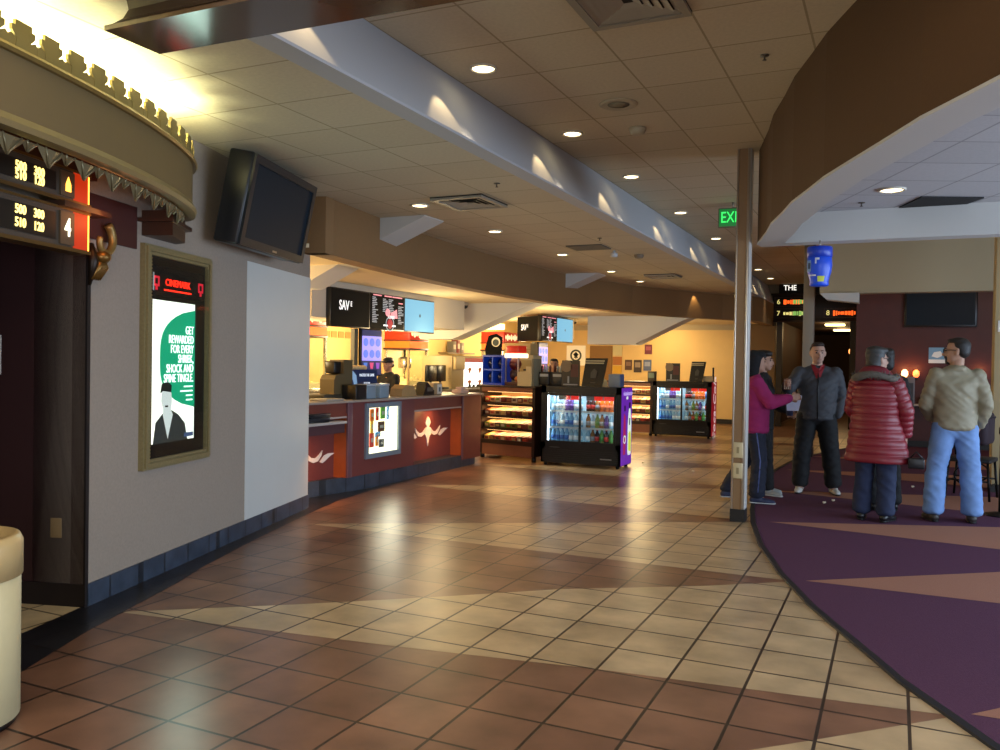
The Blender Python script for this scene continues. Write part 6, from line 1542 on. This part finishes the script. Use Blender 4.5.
def people():
    NAVY = mat('navy fabric','#151c30',.8,noise=.15,nscale=14); BLK = mat('black fabric','#0b0c10',.8,noise=.2,nscale=14); JEAN = mat('light blue denim','#6a8bbd',.85,noise=.4,nscale=7); DKJ = mat('dark denim','#1a2440',.85,noise=.25,nscale=10)
    SNK = mat('grey sneaker','#9aa0a0',.6); SNW = mat('white sneaker','#c9cac4',.6); SOLEW = mat('white sole','#b9bcbd',.6)
    HB = mat('dark brown hair','#17110e',.6,noise=.3,nscale=60); HG = mat('greying hair','#30302f',.55,noise=.4,nscale=60)
    # woman in magenta, in profile, hands forward to the papers
    f = face_to(1,.28)
    person('person in a magenta fleece and dark track pants beside the tan column, hands held forward', (-1.395,9.60,.004), f, 1.66, 1.02,
        J=dict(elR=(.24,.14,1.17),wrR=(.17,.36,1.23),elL=(-.24,.12,1.17),wrL=(-.12,.40,1.22),anR=(.1,.03,.085),knR=(.1,.05,.5),anL=(-.11,-.28,.11),knL=(-.11,-.08,.5)),
        hand={'R':((-.2,1,.15),(-1,0,0),.9),'L':((.2,1,.15),(1,0,0),.9)}, skin='#a8806a',
        jacket=dict(m=mat('magenta fleece','#8e1a58',.85,noise=.12,nscale=14),hem=.83,pad=.05), trousers=dict(m=NAVY,stripe=mat('pale blue stripe','#4f5f95',.7)), shoes=dict(m=mat('navy sneaker','#27304e',.6),sole=SOLEW), hair=dict(m=mat('black knit hat','#0c0d12',.9),style='long'))
    # person in black beside her
    f = face_to(1,-.15)
    person('person in a black jacket and grey sneakers standing behind the magenta fleece', (-1.41,10.28,.004), f, 1.68, .95,
        J=dict(elR=(.24,.10,1.15),wrR=(.15,.34,1.14),elL=(-.24,.02,1.13),wrL=(-.2,.24,1.02),anR=(.1,.10,.085),knR=(.1,.08,.5),anL=(-.1,.02,.085)),
        hand={'R':((0,1,.1),(-1,0,0),.8)}, skin='#a8806a', jacket=dict(m=BLK,hem=.80,pad=.03), trousers=dict(m=BLK), shoes=dict(m=SNK,sole=SOLEW), hair=dict(m=HB,style='bob'))
    # papers and snack box held between them
    o = thing('paper_cup','folded white paper and cup held out by the person in magenta','paper',(-1.03,9.86,1.16)); 
    b = MB(); b.add([(-.05,-.06,-.14),(.07,-.02,-.14),(.1,.02,.03),(-.06,-.06,.05),(-.05,-.055,-.14),(.07,-.015,-.14),(.1,.025,.03),(-.06,-.055,.05)],[(0,1,2,3),(7,6,5,4),(0,4,5,1),(1,5,6,2),(2,6,7,3),(3,7,4,0)]); b.build('sheet', mat('paper pale blue','#b4b9d0',.7), o)
    b = MB(); b.lathe([(.035,0),(.045,.12),(.046,.125),(.03,.122)],(-.03,.05,-.2),14); b.build('cup', mat('cup slate','#2c3450',.5), o)
    # man facing the camera
    toC = Vector((0+.85, 0-10.63, 0)); f = face_to(toC.x+.8, toC.y)
    person('person in a charcoal zip jacket, red collar and black trousers facing the camera', (-.84,10.72,.004), f, 1.79, 1.12,
        J=dict(shR=(.195,0,1.40),shL=(-.195,0,1.40),elR=(.33,.12,1.19),wrR=(.36,.34,1.27),elL=(-.275,-.06,1.13),wrL=(-.225,.05,.91),hipR=(.1,0,.92),hipL=(-.1,0,.92),anR=(.17,0,.085),anL=(-.2,0,.085),knR=(.15,.02,.5),knL=(-.155,.02,.5)),
        hand={'R':((.1,1,.1),(-1,0,.2),1.1),'L':'pocket'}, head=(math.radians(6),0), skin='#b08a78',
        jacket=dict(m=mat('charcoal softshell','#3a3c42',.7,noise=.1,nscale=14),hem=.87,pad=.04,zip=M_black), trousers=dict(m=BLK,r=(.12,.098,.092)), shoes=dict(m=SNW,sole=M_black), hair=dict(m=mat('short brown hair','#2a1b14',.7,noise=.2,nscale=60),style='short',goatee=False), collar=mat('red shirt','#8a1420',.7))
    w = thing('wallet','brown striped snack box in the hand of the man in charcoal','box',(-1.13,10.26,1.30))
    b = MB(); b.bbox(-.04,.04,-.03,.03,-.06,.07,.006); b.build('box', mat('snack brown','#6a3f2e',.5), w)
    b = MB()
    for k_ in range(3): b.box(-.03+.022*k_,-.02+.022*k_,-.033,-.03,-.05,.06)
    b.build('stripe', mat('stripe cream','#c9b49a',.5), w)
    # red puffer coat, back view
    f = face_to(.25,1)
    o, D, H, k = person('person in a long red quilted coat with grey fur hood, seen from behind', (-.16,9.06,.006), f, 1.70, 1.05,
        J=dict(elR=(.27,.02,1.12),wrR=(.25,.10,.86),elL=(-.25,.06,1.12),wrL=(-.18,.24,.98),shR=(.17,-.01,1.40),shL=(-.17,-.01,1.40)),
        head=(-math.radians(38),0), skin='#b08a78', trousers=dict(m=DKJ,r=(.105,.09,.088)), shoes=dict(m=M_black,sole=M_black), hair=dict(m=HG,style='bob',glasses=True))
    puffer(o, D, k, mat('red quilted nylon','#7a1a26',.42,noise=.1,nscale=9), mat('grey fur','#5f5a52',.95), mat('wine hood','#6a1220',.6))
    b = MB(); b.bbox(-.07,.07,-.05,.05,-.1,.0,.01); b.tube([(-.05,0,0),(0,0,.06),(.05,0,0)],.008); b = b.build('handbag', mat('black bag','#101014',.4)); b.location=(.20,8.90,.66); tag(b,'small black bag hanging at the hem of the red quilted coat','bag')
    # person in black beyond the red coat
    f = face_to(-.4,1)
    person('person in a black jacket almost hidden behind the red quilted coat', (-.10,9.80,.006), f, 1.70, 1.0, skin='#a8806a', jacket=dict(m=BLK,hem=.82,pad=.035), trousers=dict(m=BLK), shoes=dict(m=M_black), hair=dict(m=HB,style='bob'))
    # man in jeans, back view, head turned to his left
    f = face_to(-.18,1)
    person('person in an olive bomber jacket and light jeans, seen from behind, with glasses', (.545,9.40,.006), f, 1.80, .96,
        J=dict(elL=(-.245,.04,1.12),wrL=(-.16,.22,.98),elR=(.25,-.05,1.13),wrR=(.235,.10,.92),anR=(.165,0,.085),knR=(.145,.02,.5),anL=(-.18,-.02,.085),knL=(-.15,.02,.5)),
        head=(math.radians(72),0), skin='#a88068', jacket=dict(m=mat('olive bomber cloth','#8a826a',.6,noise=.12,nscale=12),hem=.90,pad=.04,folds=.008), trousers=dict(m=JEAN,r=(.108,.088,.092)), shoes=dict(m=mat('brown shoe','#2a2320',.5)), hair=dict(m=mat('short dark hair','#1c1613',.6,noise=.3,nscale=60),style='short',goatee=True,glasses=True))
    # staff behind the counters
    f = face_to(.9,-.6)
    person('concession worker in a black cap and shirt behind the counter', (-7.2,11.2,0), face_to(-.2,-1), 1.55, .95, skin='#a87c62', J=dict(elR=(.25,.1,1.12),wrR=(.15,.32,1.05),elL=(-.25,.1,1.12),wrL=(-.15,.32,1.05)), jacket=dict(m=BLK,hem=.85,pad=.02), trousers=dict(m=BLK), shoes=dict(m=M_black), hair=dict(m=M_black,style='cap'))
    person('dark haired cashier in black behind the dark bottle trays by the purple-sided cooler', (-5.52,14.0,0), face_to(.3,-1), 1.58, .95, skin='#9a7058', jacket=dict(m=BLK,hem=.85,pad=.02), trousers=dict(m=BLK), shoes=dict(m=M_black), hair=dict(m=HB,style='short'))
    person('person in a cream top seen between the two signs on the purple-sided cooler', (-4.74,14.0,0), face_to(.4,-1), 1.50, .88, skin='#9a7058', jacket=dict(m=mat('cream top','#b9a878',.8),hem=.85,pad=.02), trousers=dict(m=BLK), shoes=dict(m=M_black), hair=dict(m=HB,style='short'))
people()
# ------------------------------------------------------------------ light and camera
def light():
    w = bpy.data.worlds.new('World'); SC.world = w; w.use_nodes = True
    w.node_tree.nodes['Background'].inputs[0].default_value = (.5,.55,.65,1); w.node_tree.nodes['Background'].inputs[1].default_value = .05
    # cool daylight from the glazed side out of frame and from the entrance behind the camera
    lamp('daylight_side','AREA',(5.6,6.5,1.4),430,(.60,.77,1),(-4,6.5,1.7),size=10,shape='RECTANGLE',size_y=2.4)
    lamp('daylight_entrance','AREA',(1.5,-4.5,1.6),210,(.80,.88,1),(-1.5,6,1.3),size=6,shape='RECTANGLE',size_y=2.4)
    lamp('lobby_fill','AREA',(-.8,1.3,3.45),75,(1,.86,.68),(-.6,1.6,0),size=3)  # added fill above the camera, brightens the near floor
    # added warm fill points inside the concession stand, no fixtures
    for (x,y,z,e) in ((-7.0,7.4,1.8,55),(-8.1,9.6,1.9,85),(-8.3,12.6,1.9,85),(-6.8,11.9,1.75,42),(-8.4,15.9,1.9,75),(-6.0,15.6,1.8,50),(-5.6,19.9,1.8,55),(-8.6,19.3,1.9,55)):
        lamp('concession_fill','POINT',(x,y,z),e,(1,.76,.40),shadow_soft_size=.25)
    lamp('lounge_fill','AREA',(1.5,15.8,3.4),10,(1,.62,.4),(1.2,18.2,1.0),size=1.5)  # added warm fill aimed at the red lounge wall
    lamp('far_wall_wash','SPOT',(-5.6,21.3,2.5),45,(1,.7,.3),(-5.3,22.4,1.6),spot_size=2.2,spot_blend=1)
light()

def camera():
    F = 840.0; pitch = math.radians(-.834); roll = math.radians(.939); yaw = math.radians(25.18)
    fw = Vector((-math.sin(yaw),math.cos(yaw),0)); rt = Vector((math.cos(yaw),math.sin(yaw),0)); up = Z_.copy()
    f2 = fw*math.cos(pitch)+up*math.sin(pitch); u2 = -fw*math.sin(pitch)+up*math.cos(pitch)
    r3 = rt*math.cos(roll)+u2*math.sin(roll); u3 = -rt*math.sin(roll)+u2*math.cos(roll)
    cd = bpy.data.cameras.new('camera'); c = bpy.data.objects.new('camera', cd); COL.objects.link(c)
    M = Matrix((r3,u3,-f2)).transposed().to_4x4(); M.translation = Vector((0,0,1.5)); c.matrix_world = M
    cd.sensor_width = 36; cd.lens = 36*F/1000; cd.clip_start = .05; cd.clip_end = 100
    SC.camera = c
camera()
SC.view_settings.view_transform = 'Standard'
SC.view_settings.look = 'None'
SC.view_settings.exposure = .45
